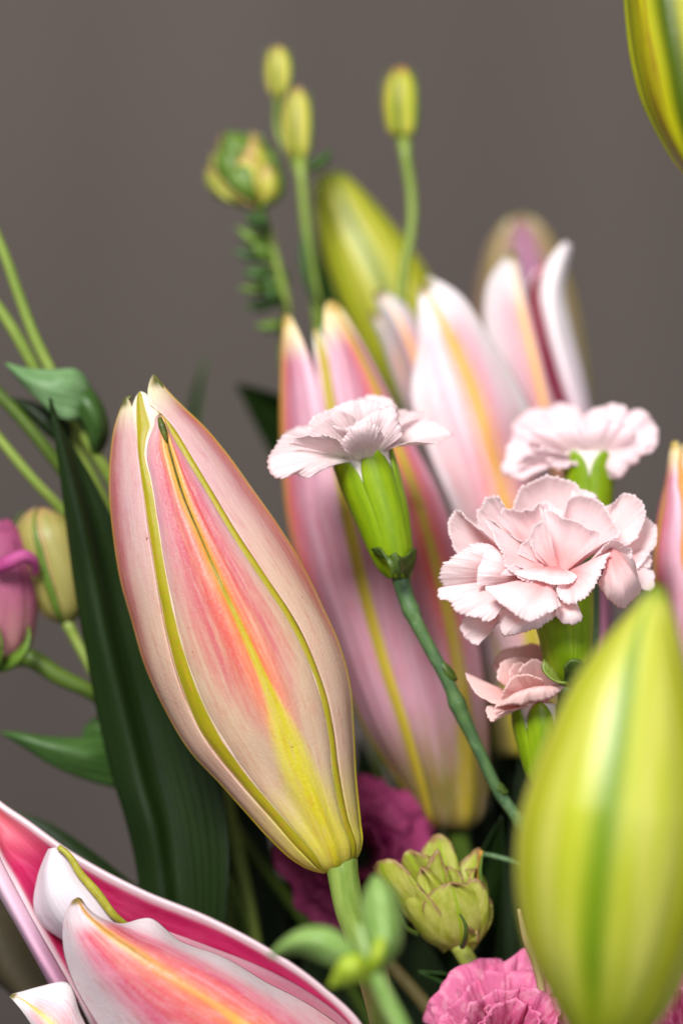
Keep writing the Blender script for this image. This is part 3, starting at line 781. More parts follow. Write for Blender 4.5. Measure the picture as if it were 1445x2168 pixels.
# ------------------------------------------------------------------ open lily at the lower edge
def low_lily():
    root = thing('lily_flower', 'open crimson throated lily with pink outer petals, lying below the dark leaf', 'lily', None, (900, 2400, 1))
    # far petal, its crimson inner face towards us
    def roll(U, V): return 0.0 * U
    loft('tepal', [[(800, 2330, 1.0), (772, 2180, .9), (680, 2088, .8), (560, 2006, .7), (450, 1948, .7), (300, 1886, .6), (150, 1806, .5), (60, 1742, .5), (-10, 1694, .6), (-40, 1665, .7)],
                   [(760, 2340, 1.1), (700, 2190, 1.0), (620, 2110, .95), (500, 2030, .9), (400, 1980, .9), (260, 1920, .8), (130, 1836, .75), (50, 1768, .7), (-12, 1712, .8), (-40, 1670, .75)],
                   [(640, 2350, 1.2), (560, 2220, 1.1), (480, 2150, 1.1), (380, 2080, 1.05), (290, 2020, 1.0), (190, 1950, .9), (95, 1850, .8), (30, 1785, .7), (-14, 1730, .8), (-41, 1676, .75)],
                   [(470, 2370, 1.1), (360, 2260, 1.0), (290, 2190, 1.0), (230, 2120, .9), (180, 2050, .8), (110, 1940, .7), (60, 1860, .6), (12, 1800, .7), (-16, 1750, .6), (-42, 1682, .7)],
                   [(400, 2380, 1.0), (290, 2290, 1.0), (215, 2210, 1.0), (165, 2120, .7), (125, 2050, .5), (68, 1950, .3), (28, 1875, .3), (-2, 1815, .3), (-20, 1765, .4), (-44, 1690, .6)]],
         [CRIMSON, LILY_WHITE], root, nu=100, nv=54, thick=.9)
    # pale lip: the rim of that petal rolled outwards on its near side
    loft('petal_lip', [[(165, 2120, .55), (125, 2050, .35), (68, 1950, .15), (28, 1875, .15), (-2, 1815, .15), (-20, 1765, .25)],
                       [(150, 2128, .15), (108, 2062, .0), (50, 1962, -.1), (10, 1888, -.1), (-18, 1830, -.05), (-32, 1775, .1)],
                       [(130, 2130, .5), (92, 2060, .4), (36, 1960, .3), (-4, 1890, .3), (-30, 1835, .3), (-40, 1780, .4)]],
         petal_mat('lily_lip', (240, 206, 222), (232, 190, 212), (226, 170, 200), trans=.1, bump=.4), root, nu=40, nv=14, thick=.5)
    # small folded petal tip, white with a green midrib
    loft('tepal', [[(360, 2080, .4), (285, 1990, .2), (245, 1945, .0), (205, 1895, -.1), (170, 1855, -.1), (140, 1812, -.1), (122, 1796, -.1)],
                   [(330, 2100, .1), (262, 2000, -.1), (215, 1955, -.3), (175, 1910, -.4), (145, 1870, -.4), (125, 1830, -.3), (116, 1796, -.15)],
                   [(300, 2120, .0), (230, 2010, -.2), (175, 1980, -.3), (135, 1945, -.4), (110, 1900, -.4), (102, 1850, -.3), (112, 1797, -.15)],
                   [(280, 2130, .4), (210, 2030, .3), (155, 2000, .2), (115, 1965, .1), (88, 1925, .1), (88, 1860, .0), (107, 1798, -.05)],
                   [(270, 2130, .6), (190, 2040, .6), (140, 1990, .5), (95, 1962, .4), (76, 1930, .3), (80, 1866, .2), (104, 1800, .0)]],
         [petal_mat('lily_folded_tip', (226, 214, 222), (222, 194, 210), (206, 120, 152), trans=.12, bump=.4, t0=.1, t1=.55), CRIMSON], root, nu=50, nv=36, thick=.6)
    tube('midrib', [(278, 1966, -.05), (245, 1942, -.22), (206, 1892, -.3), (170, 1850, -.3), (142, 1808, -.3), (124, 1794, -.25)], [6, 9, 10, 8, 6], plant_mat('lily_green_midrib', (150, 146, 40), (172, 166, 60), stretch=(4., 10.)), root)
    # plum side petal between the far and the near one
    loft('tepal', [[(820, 2330, .2), (735, 2168, .1), (640, 2096, .1), (540, 2045, .0), (450, 2010, .0), (380, 1984, .0), (345, 1972, .1)],
                   [(740, 2330, -.5), (660, 2180, -.5), (570, 2108, -.5), (480, 2060, -.5), (410, 2022, -.4), (362, 1994, -.2), (342, 1975, .0)],
                   [(640, 2340, -.2), (560, 2220, -.3), (480, 2150, -.3), (410, 2090, -.3), (360, 2040, -.2), (340, 2000, -.1), (336, 1978, .0)]],
         [LILY_PLUM, CRIMSON], root, nu=60, nv=34, thick=.6)
    # near petal, outside towards us, apricot midrib
    def near_w(U, V): return .5 * np.sin(math.pi * 6 * U) * smooth(V, .75, 1.0) * smooth(U, .3, .5) * smooth(U, .98, .8)
    loft('tepal', [[(430, 2420, -1.2), (330, 2330, -1.2), (250, 2230, -1.2), (195, 2150, -1.2), (155, 2075, -1.2), (136, 2005, -1.2), (138, 1945, -1.2), (155, 1908, -1.2)],
                   [(560, 2400, -2.1), (450, 2290, -2.2), (350, 2190, -2.2), (275, 2120, -2.1), (215, 2055, -2.0), (175, 1995, -1.8), (156, 1945, -1.5), (160, 1905, -1.25)],
                   [(700, 2380, -2.4), (590, 2235, -2.5), (470, 2138, -2.5), (370, 2075, -2.4), (285, 2016, -2.2), (215, 1966, -1.9), (178, 1930, -1.6), (164, 1903, -1.3)],
                   [(770, 2360, -1.9), (670, 2215, -2.0), (555, 2120, -2.0), (445, 2055, -1.9), (345, 2005, -1.7), (255, 1966, -1.5), (190, 1932, -1.4), (167, 1904, -1.3)],
                   [(830, 2340, -1.0), (745, 2200, -1.0), (620, 2110, -1.0), (480, 2040, -.9), (385, 1995, -.8), (318, 1944, -.9), (250, 1962, -1.0), (196, 1938, -1.1), (170, 1905, -1.25)]],
         [LILY_BLUSH_OPEN, CRIMSON], root, nu=110, nv=70, thick=.6, fn=near_w)
    # lowest petal pointing left
    loft('tepal', [[(420, 2440, -.6), (250, 2290, -.6), (170, 2150, -.5), (140, 2082, -.4), (90, 2090, -.4), (48, 2102, -.4), (26, 2108, -.4)],
                   [(400, 2480, -1.1), (240, 2320, -1.1), (150, 2220, -1.1), (105, 2165, -1.0), (70, 2135, -.8), (42, 2116, -.6), (24, 2110, -.45)],
                   [(360, 2500, -.8), (200, 2360, -.8), (115, 2240, -.8), (75, 2180, -.8), (48, 2140, -.7), (32, 2122, -.6), (22, 2112, -.45)]],
         [LILY_WHITE, CRIMSON], root, nu=50, nv=30, thick=.6)
    tube('stem', [(800, 2420, .5), (900, 2520, 1), (1000, 2700, 2)], [50, 26, 22], STEM_LILY, root)
low_lily()

# ------------------------------------------------------------------ carnations
def z4(pts):
    return [((900 + x / 2.651), (800 + y / 2.651), d) for x, y, d in pts]

def zr(pts, d):
    """rim in the coordinates of an enlarged view; d one depth or a list of depths along it"""
    a = cv(pts, d)
    return [((900 + x / 2.651), (800 + y / 2.651), q) for x, y, q in a]

def calyx(root, L, R, d, rot=0.0, lobes=5, depth_tilt=None, mat=None, taper=9.0, tpow=.7, claw=True, dark=None):
    b = Bud(L, R, d=d, flat=1.0, nt=60)
    for k in range(lobes):
        a = rot + 360 / lobes * k
        b.tepal('sepal', a - 180 / lobes - 1.5, a, a + 180 / lobes + 1.5, mat or CALYX, root, lay=1.0, nv=18, taper=taper, tpow=tpow, thick=.4, edge=.02,
                fn=lambda U, V: .22 * np.cos(V * 1.5) * smooth(U, .35, .8))
    if claw:
        b.tepal('petal_claws', -180, 0, 180, CLAW, root, lay=.9, nv=40, t0=.3, t1=1.0, taper=900, thick=.2)
    return b

def petals(root, base_default, specs, mat, seed, **kw):
    for i, sp in enumerate(specs):
        k = dict(kw); base = base_default; m = mat
        for key, val in sp.items():
            if key == 'rim': rim = val
            elif key == 'base': base = val
            elif key == 'mat': m = val
            else: k[key] = val
        rs = k.pop('rscale', 1.0); k['ruffle'] = k.get('ruffle', .8) * rs; k['teeth'] = k.get('teeth', 3.) * k.pop('tscale', 1.0)
        rim_petal('petal', base, rim, m, root, seed=seed + i * 7, **k)

def main_carnation():
    root = thing('carnation', 'fully open pale pink carnation with toothed petals facing front, above the smaller carnation', 'carnation', 'pale pink carnations', (1205, 1442, .3))
    B = lambda x, y, d: z4([(x, y, d)])[0]
    sp = [
        # back
        dict(rim=zr([(470, 800), (500, 720), (540, 625), (640, 552), (760, 560), (850, 600), (880, 680)], .75), base=B(720, 1060, .4), bulge=(0, 0, .5), ruffle=.5, teeth=4),
        dict(rim=zr([(820, 640), (880, 625), (950, 660), (990, 720)], .85), base=B(780, 1060, .4), ruffle=.6),
        dict(rim=zr([(1000, 735), (1060, 682), (1130, 648), (1200, 695), (1230, 780), (1205, 860), (1140, 950)], [.5, .5, .4, .3, .3, .3, .2]), base=B(940, 980, .2), bulge=(0, 0, .3), ruffle=.6, teeth=3.5),
        dict(rim=zr([(1215, 780), (1262, 800), (1294, 855), (1285, 930), (1265, 985), (1225, 1040), (1170, 1080)], [.6, .6, .6, .5, .4, .4, .3]), base=B(980, 1000, .3), bulge=(0, 0, .3), ruffle=.5, teeth=4),
        dict(rim=zr([(1270, 990), (1268, 1040), (1262, 1062), (1225, 1076), (1180, 1080)], .5), base=B(1060, 1010, .4), ruffle=.3, nteeth=6, teeth=2),
        dict(rim=zr([(1180, 1080), (1230, 1098), (1288, 1092), (1284, 1145), (1270, 1196), (1205, 1175)], [.5, .5, .5, .4, .3, .3]), base=B(1020, 1010, .3), ruffle=.3, nteeth=7, teeth=3),
        dict(rim=zr([(285, 840), (296, 760), (335, 695), (370, 660), (400, 668), (440, 745)], [.4, .4, .35, .3, .3, .3]), base=B(600, 1060, .3), bulge=(0, 0, .3), ruffle=.5, teeth=6),
        dict(rim=zr([(180, 995), (140, 900), (136, 800), (170, 742), (240, 800), (310, 850)], [.3, .3, .3, .3, .1, .0]), base=B(520, 1080, .3), bulge=(6, 0, .4), ruffle=.4, teeth=3),
        dict(rim=zr([(395, 790), (420, 745), (480, 735), (545, 750), (600, 742), (650, 700), (680, 690)], [.1, .15, .2, .2, .2, .2, .2]), base=B(660, 1040, .2), bulge=(0, 0, .35), ruffle=.7, teeth=4),
        # left side
        dict(rim=zr([(360, 935), (250, 945), (155, 1000), (90, 1060), (78, 1120), (100, 1165), (160, 1185)], [-.25, -.3, -.2, -.1, 0, .1, .1]), base=B(560, 1090, 0), bulge=(0, 0, -.25), ruffle=.5, teeth=4.5),
        dict(rim=zr([(130, 1180), (76, 1190), (78, 1240), (135, 1252), (165, 1310), (235, 1340), (300, 1345), (352, 1370), (410, 1310)], [.1, 0, -.1, -.2, -.3, -.4, -.5, -.55, -.6]), base=B(600, 1120, -.05), bulge=(0, -4, -.2), ruffle=.6, teeth=3.5, freq=3),
        dict(rim=zr([(225, 1345), (198, 1395), (215, 1450), (290, 1498), (335, 1455), (400, 1360), (420, 1325)], [.2, .2, .2, .1, .05, 0, 0]), base=B(540, 1220, .1), ruffle=.4, teeth=4, nteeth=9),
        dict(rim=zr([(288, 1170), (292, 1090), (318, 1010), (362, 958), (430, 985)], [-.5, -.5, -.45, -.4, -.3]), base=B(600, 1130, -.1), bulge=(0, 0, -.2), ruffle=.35, teeth=1.5),
        # below, in front
        dict(rim=zr([(410, 1310), (416, 1385), (436, 1440), (520, 1432), (620, 1412), (690, 1375), (735, 1335)], [-.3, -.35, -.4, -.5, -.6, -.6, -.6]), base=B(650, 1190, -.1), bulge=(0, 0, -.3), ruffle=.45, teeth=2.5),
        dict(rim=zr([(728, 1320), (755, 1362), (830, 1380), (876, 1366), (872, 1305), (835, 1250)], -.75), base=B(770, 1180, -.2), bulge=(0, 0, -.25), ruffle=.3, teeth=2, nteeth=6),
        dict(rim=zr([(335, 1190), (420, 1262), (500, 1320), (590, 1366), (665, 1325), (720, 1302), (752, 1290)], [-.8, -.95, -1.05, -1.1, -1.15, -1.1, -1.0]), base=B(690, 1110, -.35), bulge=(0, -10, -.25), ruffle=.45, teeth=2.5, curl=.6),
        dict(rim=zr([(740, 1175), (752, 1230), (800, 1276), (850, 1262), (920, 1215), (975, 1130), (1000, 1050), (1030, 970)], [-.95, -1.0, -1.05, -1.1, -1.1, -1.05, -1.0, -.8]), base=B(800, 1090, -.4), bulge=(0, 0, -.15), ruffle=.6, teeth=3, curl=-.5, freq=3.5),
        dict(rim=zr([(980, 1150), (1010, 1225), (1060, 1286), (1110, 1303), (1150, 1262), (1206, 1192), (1185, 1110), (1158, 1020)], [-.5, -.6, -.6, -.5, -.4, -.3, -.2, -.1]), base=B(1030, 960, -.45), bulge=(10, 0, -.55), ruffle=.5, teeth=3, mat=CARN),
        dict(rim=zr([(975, 985), (1015, 930), (1060, 908), (1110, 925), (1155, 985), (1160, 1040)], [-.75, -.75, -.65, -.5, -.35, -.2]), base=B(880, 1080, -.2), bulge=(0, 0, .1), ruffle=.6, teeth=3),
        # heart of the flower
        dict(rim=zr([(780, 800), (790, 730), (815, 675), (900, 655), (985, 700), (1050, 785), (1082, 890), (1010, 925)], [.1, .1, .05, 0, -.1, -.2, -.3, -.4]), base=B(790, 1080, .1), bulge=(0, 0, .35), ruffle=.55, teeth=3),
        dict(rim=zr([(660, 745), (690, 740), (760, 775), (840, 800), (920, 850), (985, 872), (965, 930), (900, 985)], [-.15, -.2, -.3, -.35, -.45, -.5, -.6, -.65]), base=B(760, 1095, -.15), bulge=(0, 0, .25), ruffle=.35, teeth=2),
        dict(rim=zr([(590, 940), (590, 870), (625, 815), (655, 800), (690, 850), (705, 900)], [-.35, -.4, -.45, -.45, -.45, -.4]), base=B(740, 1085, -.25), bulge=(-6, 0, .1), ruffle=.35, teeth=2),
        dict(rim=zr([(330, 775), (372, 830), (400, 905), (430, 985), (480, 1075), (560, 1130), (610, 1140)], [-.25, -.4, -.55, -.65, -.75, -.8, -.8]), base=B(660, 1040, -.2), bulge=(0, 0, .15), ruffle=.5, teeth=3, curl=-.3),
        dict(rim=zr([(340, 780), (420, 840), (500, 895), (545, 915), (600, 900)], [.0, -.1, -.2, -.2, -.2]), base=B(640, 1040, .1), bulge=(0, 0, .2), ruffle=.3, teeth=1),
        dict(rim=zr([(480, 1085), (560, 1125), (640, 1140), (740, 1165), (840, 1130), (850, 1105)], [-.75, -.85, -.9, -.95, -.9, -.8]), base=B(720, 1060, -.3), bulge=(0, -8, -.1), ruffle=.4, teeth=1.5),
        dict(rim=zr([(520, 990), (545, 925), (580, 900), (610, 960), (620, 1010)], -.35), base=B(690, 1070, -.2), bulge=(0, 0, .1), ruffle=.3, teeth=1),
        dict(rim=zr([(420, 1110), (470, 1060), (520, 1060), (600, 1110)], [-.75, -.6, -.6, -.7]), base=B(680, 1110, -.3), ruffle=.4, teeth=1.5),
        dict(rim=zr([(640, 720), (680, 690), (730, 730), (780, 745)], [.3, .25, .2, .2]), base=B(720, 1050, .2), ruffle=.5, teeth=3),
        dict(rim=zr([(470, 1200), (560, 1180), (660, 1150), (720, 1180), (750, 1240)], [-.7, -.7, -.7, -.75, -.8]), base=B(700, 1100, -.3), ruffle=.3, teeth=1),
    ]
    petals(root, None, sp, CARN, 100, nu=22, nv=96, thick=.10, rscale=.85, freq=2.2, nteeth=20, crumple=.10, tscale=1.5)
    L = [(1182, 1448), (1166, 1432), (1152, 1400), (1142, 1350), (1132, 1310), (1128, 1270), (1130, 1235)]
    R = [(1222, 1448), (1236, 1430), (1250, 1395), (1253, 1350), (1254, 1300), (1255, 1265), (1256, 1235)]
    calyx(root, L, R, [.4, .3, .15], rot=-20)
    # little collar of bracts
    for k, (pts) in enumerate([
        [(1150, 1395, -.2), (1146, 1410, -.25), (1170, 1440, -.35), (1200, 1446, -.35)],
        [(1192, 1412, -.5), (1212, 1396, -.55), (1232, 1402, -.5), (1240, 1430, -.35)],
        [(1225, 1400, .0), (1240, 1392, .1), (1252, 1396, .2), (1256, 1425, .3)]]):
        p = np.array(pts)
        loft('bract', [p, (p + np.array([[1198, 1450, -.15]] * 4)) / 2, [(1186, 1450, 0), (1194, 1452, -.1), (1204, 1454, -.1), (1215, 1450, 0)]], CALYX_DARK if k else plant_mat('carnation_collar', (96, 116, 34), (128, 142, 60)), root, nu=14, nv=10, thick=.5)
    tube('stem', [(1200, 1436, .35), (1198, 1480, .4), (1192, 1560, .5), (1196, 1800, .8), (1180, 2400, 1.5)], [19, 15, 14], CARN_STEM, root, bumps=[(.12, 4, .02)])
main_carnation()

def side_carnation():
    root = thing('carnation', 'pale pink carnation seen from the side with a bright green calyx and jointed stem', 'carnation', 'pale pink carnations', (850, 1220, .9))
    c = (768, 962, .8)
    sp = [
        dict(rim=cv([(598, 925), (605, 912), (640, 905), (690, 893), (720, 890)], [1.2, 1.5, 1.7, 1.7, 1.6]), base=(745, 950, 1.0), ruffle=.5, teeth=3),
        dict(rim=cv([(740, 868), (755, 848), (790, 838), (825, 842), (840, 865)], [1.7, 1.7, 1.6, 1.5, 1.4]), base=(775, 950, 1.0), ruffle=.6, teeth=3),
        dict(rim=cv([(655, 915), (660, 886), (690, 872), (730, 852), (765, 845), (800, 850), (830, 870)], [.2, .3, .6, .8, .9, .9, .9]), base=(765, 955, .9), bulge=(0, -6, -.1), ruffle=.6, teeth=3),
        dict(rim=cv([(830, 880), (850, 868), (880, 872), (897, 868), (890, 885)], [1.6, 1.7, 1.7, 1.6, 1.5]), base=(800, 935, 1.1), ruffle=.4, teeth=3, nteeth=7),
        dict(rim=cv([(842, 905), (880, 888), (925, 895), (960, 924), (935, 938), (880, 936), (850, 940)], [.6, .8, .9, .8, .3, .0, .0]), base=(805, 945, .7), bulge=(0, -3, .0), ruffle=.45, teeth=2.5),
        dict(rim=cv([(700, 905), (735, 905), (760, 888), (800, 868), (830, 862), (845, 890), (850, 925)], [-.1, -.2, -.1, .1, .2, .1, .1]), base=(778, 965, .5), bulge=(0, -4, -.3), ruffle=.6, teeth=3),
        dict(rim=cv([(602, 918), (580, 940), (570, 968), (572, 1000), (590, 1014), (620, 1005), (650, 1014), (668, 992)], [.9, .5, .2, -.1, -.3, -.35, -.4, -.3]), base=(740, 968, .5), bulge=(0, -12, -.35), ruffle=.55, teeth=3.5, freq=3, nv=64),
        dict(rim=cv([(610, 940), (650, 922), (700, 925), (728, 945), (735, 960)], [-.2, -.4, -.5, -.45, -.3]), base=(745, 972, .4), bulge=(0, -8, -.15), ruffle=.5, teeth=2.5),
        dict(rim=cv([(718, 945), (726, 925), (748, 903), (775, 895), (800, 905), (815, 930)], [-.3, -.4, -.5, -.5, -.4, -.2]), base=(770, 975, .3), bulge=(0, -3, -.25), ruffle=.5, teeth=2.5),
        dict(rim=cv([(660, 905), (690, 885), (720, 870), (750, 880)], .4), base=(760, 950, .7), ruffle=.5, teeth=3),
        dict(rim=cv([(790, 900), (815, 880), (840, 890), (850, 915), (845, 935)], [.0, .1, .2, .25, .3]), base=(795, 960, .5), ruffle=.5, teeth=2),
    ]
    petals(root, c, sp, CARN_SIDE, 300, nu=18, nv=72, thick=.10, claw=26, nteeth=16, crumple=.14, rscale=1.1, tscale=1.3)
    L = [(820, 1224), (800, 1204), (786, 1180), (768, 1140), (745, 1085), (725, 1040), (712, 1005), (704, 985), (700, 965)]
    R = [(868, 1222), (874, 1195), (872, 1165), (868, 1120), (860, 1070), (850, 1030), (840, 990), (832, 965), (826, 945)]
    calyx(root, L, R, [.9, .85, .8], rot=22, taper=9, tpow=.65)
    for pts in ([(786, 1162, .5), (800, 1158, .3), (815, 1180, .1), (832, 1226, .2)], [(868, 1165, .5), (876, 1160, .6), (878, 1185, .7), (862, 1224, .7)]):
        p = np.array(pts)
        loft('bract', [p, (p * .5 + np.array([[835, 1200, .05]] * 4) * .5), [(835, 1170, .0), (840, 1185, .0), (845, 1205, .1), (848, 1228, .3)]], CALYX_DARK, root, nu=14, nv=10, thick=.5)
    st = tube('stem', [(846, 1214, .9), (856, 1255, .85), (872, 1298, .8), (908, 1370, .8), (940, 1428, .8), (976, 1510, .9), (1018, 1600, 1.0), (1060, 1685, 1.1), (1105, 1745, 1.2), (1180, 1850, 1.2), (1230, 2400, 1.4)],
         [20, 14, 14, 13, 13, 12, 13, 13, 12, 12], CARN_STEM, root, n=160, bumps=[(.065, 3, .010), (.235, 5, .012), (.26, 3, .02), (.46, 5, .012)])
    for p0, p1, p2 in (((866, 1270, .65), (874, 1295, .5), (884, 1316, .6)), ((935, 1400, .65), (950, 1428, .5), (958, 1450, .65)), ((1040, 1655, .95), (1054, 1668, .8), (1068, 1690, .9))):
        loft('node_leaf', [[(p2[0] - 11, p2[1] - 4, p2[2] + .18), (p1[0] - 12, p1[1], p1[2] + .23), (p0[0] - 13, p0[1] - 4, p0[2] + .24)],
                           [(p2[0] - 2, p2[1] - 6, p2[2] + .10), (p1[0] - 2, p1[1], p1[2] + .165), (p0[0] - 9, p0[1] - 10, p0[2] + .16)],
                           [(p2[0] + 9, p2[1] - 10, p2[2] + .18), (p1[0] + 8, p1[1] - 8, p1[2] + .23), (p0[0] - 6, p0[1] - 6, p0[2] + .2)]], CALYX_DARK, st, nu=12, nv=8, thick=.3)
side_carnation()

def back_carnation():
    root = thing('carnation', 'blurred pale pink carnation with two green sepal points, behind the front-facing carnation', 'carnation', 'pale pink carnations', (1248, 1130, 3))
    c = (1245, 985, 3.0)
    sp = [
        dict(rim=cv([(1080, 905), (1100, 884), (1145, 864), (1215, 856), (1240, 885)], [4.0, 4.2, 4.2, 4.0, 3.8])),
        dict(rim=cv([(1225, 890), (1255, 866), (1305, 856), (1330, 870), (1338, 895)], [3.6, 3.5, 3.4, 3.4, 3.4])),
        dict(rim=cv([(1325, 895), (1340, 868), (1372, 880), (1393, 918), (1386, 945), (1350, 965)], [3.4, 3.4, 3.3, 3.2, 3.0, 2.8])),
        dict(rim=cv([(1075, 955), (1085, 920), (1110, 890), (1150, 880)], [3.4, 3.5, 3.5, 3.5]), base=(1225, 975, 3.2)),
        dict(rim=cv([(1085, 930), (1064, 965), (1062, 1000), (1090, 1012), (1130, 1000), (1150, 985)], [2.8, 2.7, 2.6, 2.5, 2.5, 2.6]), base=(1215, 975, 2.9), bulge=(0, -8, -.2)),
        dict(rim=cv([(1110, 930), (1140, 905), (1190, 900), (1225, 915), (1235, 945)], [2.6, 2.5, 2.5, 2.5, 2.6]), base=(1235, 975, 2.9), bulge=(0, -4, -.2)),
        dict(rim=cv([(1235, 925), (1260, 900), (1300, 890), (1335, 905), (1345, 930)], [2.5, 2.5, 2.5, 2.6, 2.7]), base=(1255, 975, 2.9), bulge=(0, -4, -.2)),
        dict(rim=cv([(1385, 940), (1360, 965), (1330, 990), (1300, 1018), (1288, 1012)], [2.7, 2.6, 2.5, 2.5, 2.6]), base=(1270, 965, 2.8), bulge=(0, -6, -.2)),
        dict(rim=cv([(1150, 975), (1165, 985), (1200, 990), (1220, 985)], 2.4), base=(1240, 950, 2.7)),
        dict(rim=cv([(1090, 985), (1110, 960), (1150, 950), (1185, 965)], [2.3, 2.2, 2.2, 2.3]), base=(1225, 975, 2.8)),
    ]
    petals(root, c, sp, CARN_BACK, 500, ruffle=.9, teeth=3, nv=36, claw=30, nu=14)
    L = [(1235, 1180), (1218, 1150), (1205, 1110), (1198, 1060), (1195, 1010), (1192, 985), (1190, 955)]
    R = [(1265, 1180), (1282, 1150), (1290, 1110), (1294, 1060), (1296, 1010), (1298, 985), (1300, 955)]
    calyx(root, L, R, 2.9, rot=-34, lobes=5, taper=8, tpow=.65)
    tube('stem', [(1250, 1172, 2.9), (1255, 1300, 3.1), (1240, 1600, 3.2), (1250, 2400, 3)], [17, 14, 14], CARN_STEM, root)
back_carnation()

def small_carnation():
    root = thing('carnation', 'small half-open salmon pink carnation beneath the fully open carnation, beside the green bud', 'carnation', 'pale pink carnations', (1135, 1660, .8))
    c = (1138, 1492, 1.5)
    sp = [
        dict(rim=cv([(1040, 1415), (1055, 1384), (1095, 1368), (1140, 1366), (1175, 1390), (1190, 1420)], [1.9, 2.0, 2.1, 2.1, 2.1, 2.0]), ruffle=.5),
        dict(rim=cv([(1032, 1470), (1000, 1440), (985, 1428), (1000, 1460), (1040, 1486), (1070, 1490)], [1.6, 1.6, 1.5, 1.1, .9, .9]), base=(1110, 1480, 1.4), ruffle=.4),
        dict(rim=cv([(1050, 1440), (1060, 1405), (1090, 1392), (1120, 1396), (1140, 1410)], [1.1, 1.2, 1.3, 1.4, 1.5]), ruffle=.5),
        dict(rim=cv([(1095, 1420), (1120, 1400), (1150, 1402), (1180, 1425), (1192, 1455)], [.9, .9, .9, 1.0, 1.1]), ruffle=.4),
        dict(rim=cv([(1060, 1480), (1070, 1450), (1095, 1432), (1120, 1430), (1150, 1440)], [.9, .8, .8, .8, .9]), ruffle=.4),
        dict(rim=cv([(1040, 1500), (1075, 1492), (1110, 1490), (1150, 1482), (1180, 1470), (1196, 1448)], [.8, .6, .5, .5, .6, .8]), base=(1135, 1475, 1.3), bulge=(0, -26, -.35), ruffle=.4, mat=CARN_SALMON, nv=60),
        dict(rim=cv([(1030, 1495), (1028, 1512), (1040, 1528), (1058, 1512), (1085, 1502)], [1.0, .9, .8, .8, .8]), base=(1120, 1490, 1.3), ruffle=.3, teeth=4),
        dict(rim=cv([(1075, 1440), (1085, 1410), (1105, 1402), (1125, 1415)], 1.1), ruffle=.6),
    ]
    S = np.array([0, 0, -.8])
    c = tuple(np.array(c) + S)
    for q in sp:
        q['rim'] = q['rim'] + S
        if 'base' in q: q['base'] = tuple(np.array(q['base']) + S)
    petals(root, c, sp, CARN_SALMON, 700, ruffle=.5, teeth=2.5, nv=48, nu=16, claw=24)
    L = [(1140, 1670), (1120, 1650), (1104, 1610), (1092, 1560), (1086, 1530), (1084, 1505), (1084, 1488)]
    R = [(1165, 1670), (1178, 1650), (1188, 1610), (1192, 1560), (1192, 1530), (1190, 1505), (1188, 1488)]
    calyx(root, L, R, .7, rot=6, taper=6, tpow=.65)
    tube('stem', [(1152, 1660, .7), (1160, 1800, 1.2), (1165, 2400, 1.8)], [13, 12, 12], CARN_STEM, root)
small_carnation()

# ------------------------------------------------------------------ plum lisianthus deep between the buds, pink ruffles below
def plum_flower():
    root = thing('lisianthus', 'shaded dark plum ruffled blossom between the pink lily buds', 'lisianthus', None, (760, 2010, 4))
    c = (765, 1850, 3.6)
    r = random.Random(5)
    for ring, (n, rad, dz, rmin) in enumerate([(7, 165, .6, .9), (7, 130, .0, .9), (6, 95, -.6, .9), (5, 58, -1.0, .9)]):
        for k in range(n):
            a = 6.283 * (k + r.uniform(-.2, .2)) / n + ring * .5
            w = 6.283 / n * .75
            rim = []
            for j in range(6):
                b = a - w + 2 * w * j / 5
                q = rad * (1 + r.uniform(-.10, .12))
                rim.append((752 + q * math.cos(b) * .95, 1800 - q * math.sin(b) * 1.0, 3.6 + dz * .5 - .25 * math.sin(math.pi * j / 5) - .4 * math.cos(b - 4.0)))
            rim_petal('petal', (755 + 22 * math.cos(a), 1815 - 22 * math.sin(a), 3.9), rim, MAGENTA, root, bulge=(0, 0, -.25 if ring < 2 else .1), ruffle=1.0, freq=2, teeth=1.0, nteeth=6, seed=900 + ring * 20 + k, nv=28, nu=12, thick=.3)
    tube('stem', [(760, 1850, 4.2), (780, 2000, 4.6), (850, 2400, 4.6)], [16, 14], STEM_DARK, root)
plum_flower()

def pink_ruffle(label, cx, cy, d, rx, ry, seed, root_at, rings, tilt=.0, stem=None, mat=None):
    root = thing('lisianthus', label, 'lisianthus', None, root_at)
    r = random.Random(seed)
    for ring, (n, f, dz) in enumerate(rings):
        for k in range(n):
            a = 6.283 * (k + r.uniform(-.25, .25)) / n + ring * .6
            w = 6.283 / n * .85
            rim = []
            for j in range(7):
                b = a - w + 2 * w * j / 6
                q = f * (1 + r.uniform(-.09, .10))
                rim.append((cx + rx * q * math.cos(b), cy - ry * q * math.sin(b), d + dz + tilt * math.sin(b) - .3 * math.sin(math.pi * j / 6) + r.uniform(-.1, .1)))
            rim_petal('petal', (cx + 16 * math.cos(a), cy - 10 * math.sin(a) + ry * .35, d + .5), rim, mat or PINK, root, bulge=(0, 0, -.1), ruffle=1.5, freq=2.0, crumple=.6, teeth=2.5, nteeth=10, seed=seed * 31 + ring * 20 + k, nv=44, nu=14, thick=.3)
    if stem: tube('stem', stem, [16, 14], STEM_DARK, root)
    return root
pink_ruffle('bright pink ruffled blossom at the foot of the large green bud', 1080, 2190, -.2, 175, 165, 3, (1090, 2330, .5), [(8, 1.0, .5), (7, .82, .0), (6, .62, -.5), (5, .4, -.8)], tilt=.7, stem=[(1090, 2270, .3), (1100, 2500, .8)])
pink_ruffle('soft pink blossom peeping out beyond the large green bud, below the pink bud', 1450, 2165, .6, 130, 160, 8, (1460, 2330, 1.0), [(7, 1.0, .4), (6, .75, .0), (5, .5, -.4)], tilt=.5, stem=[(1460, 2270, 1.0), (1440, 2500, 1.4)])

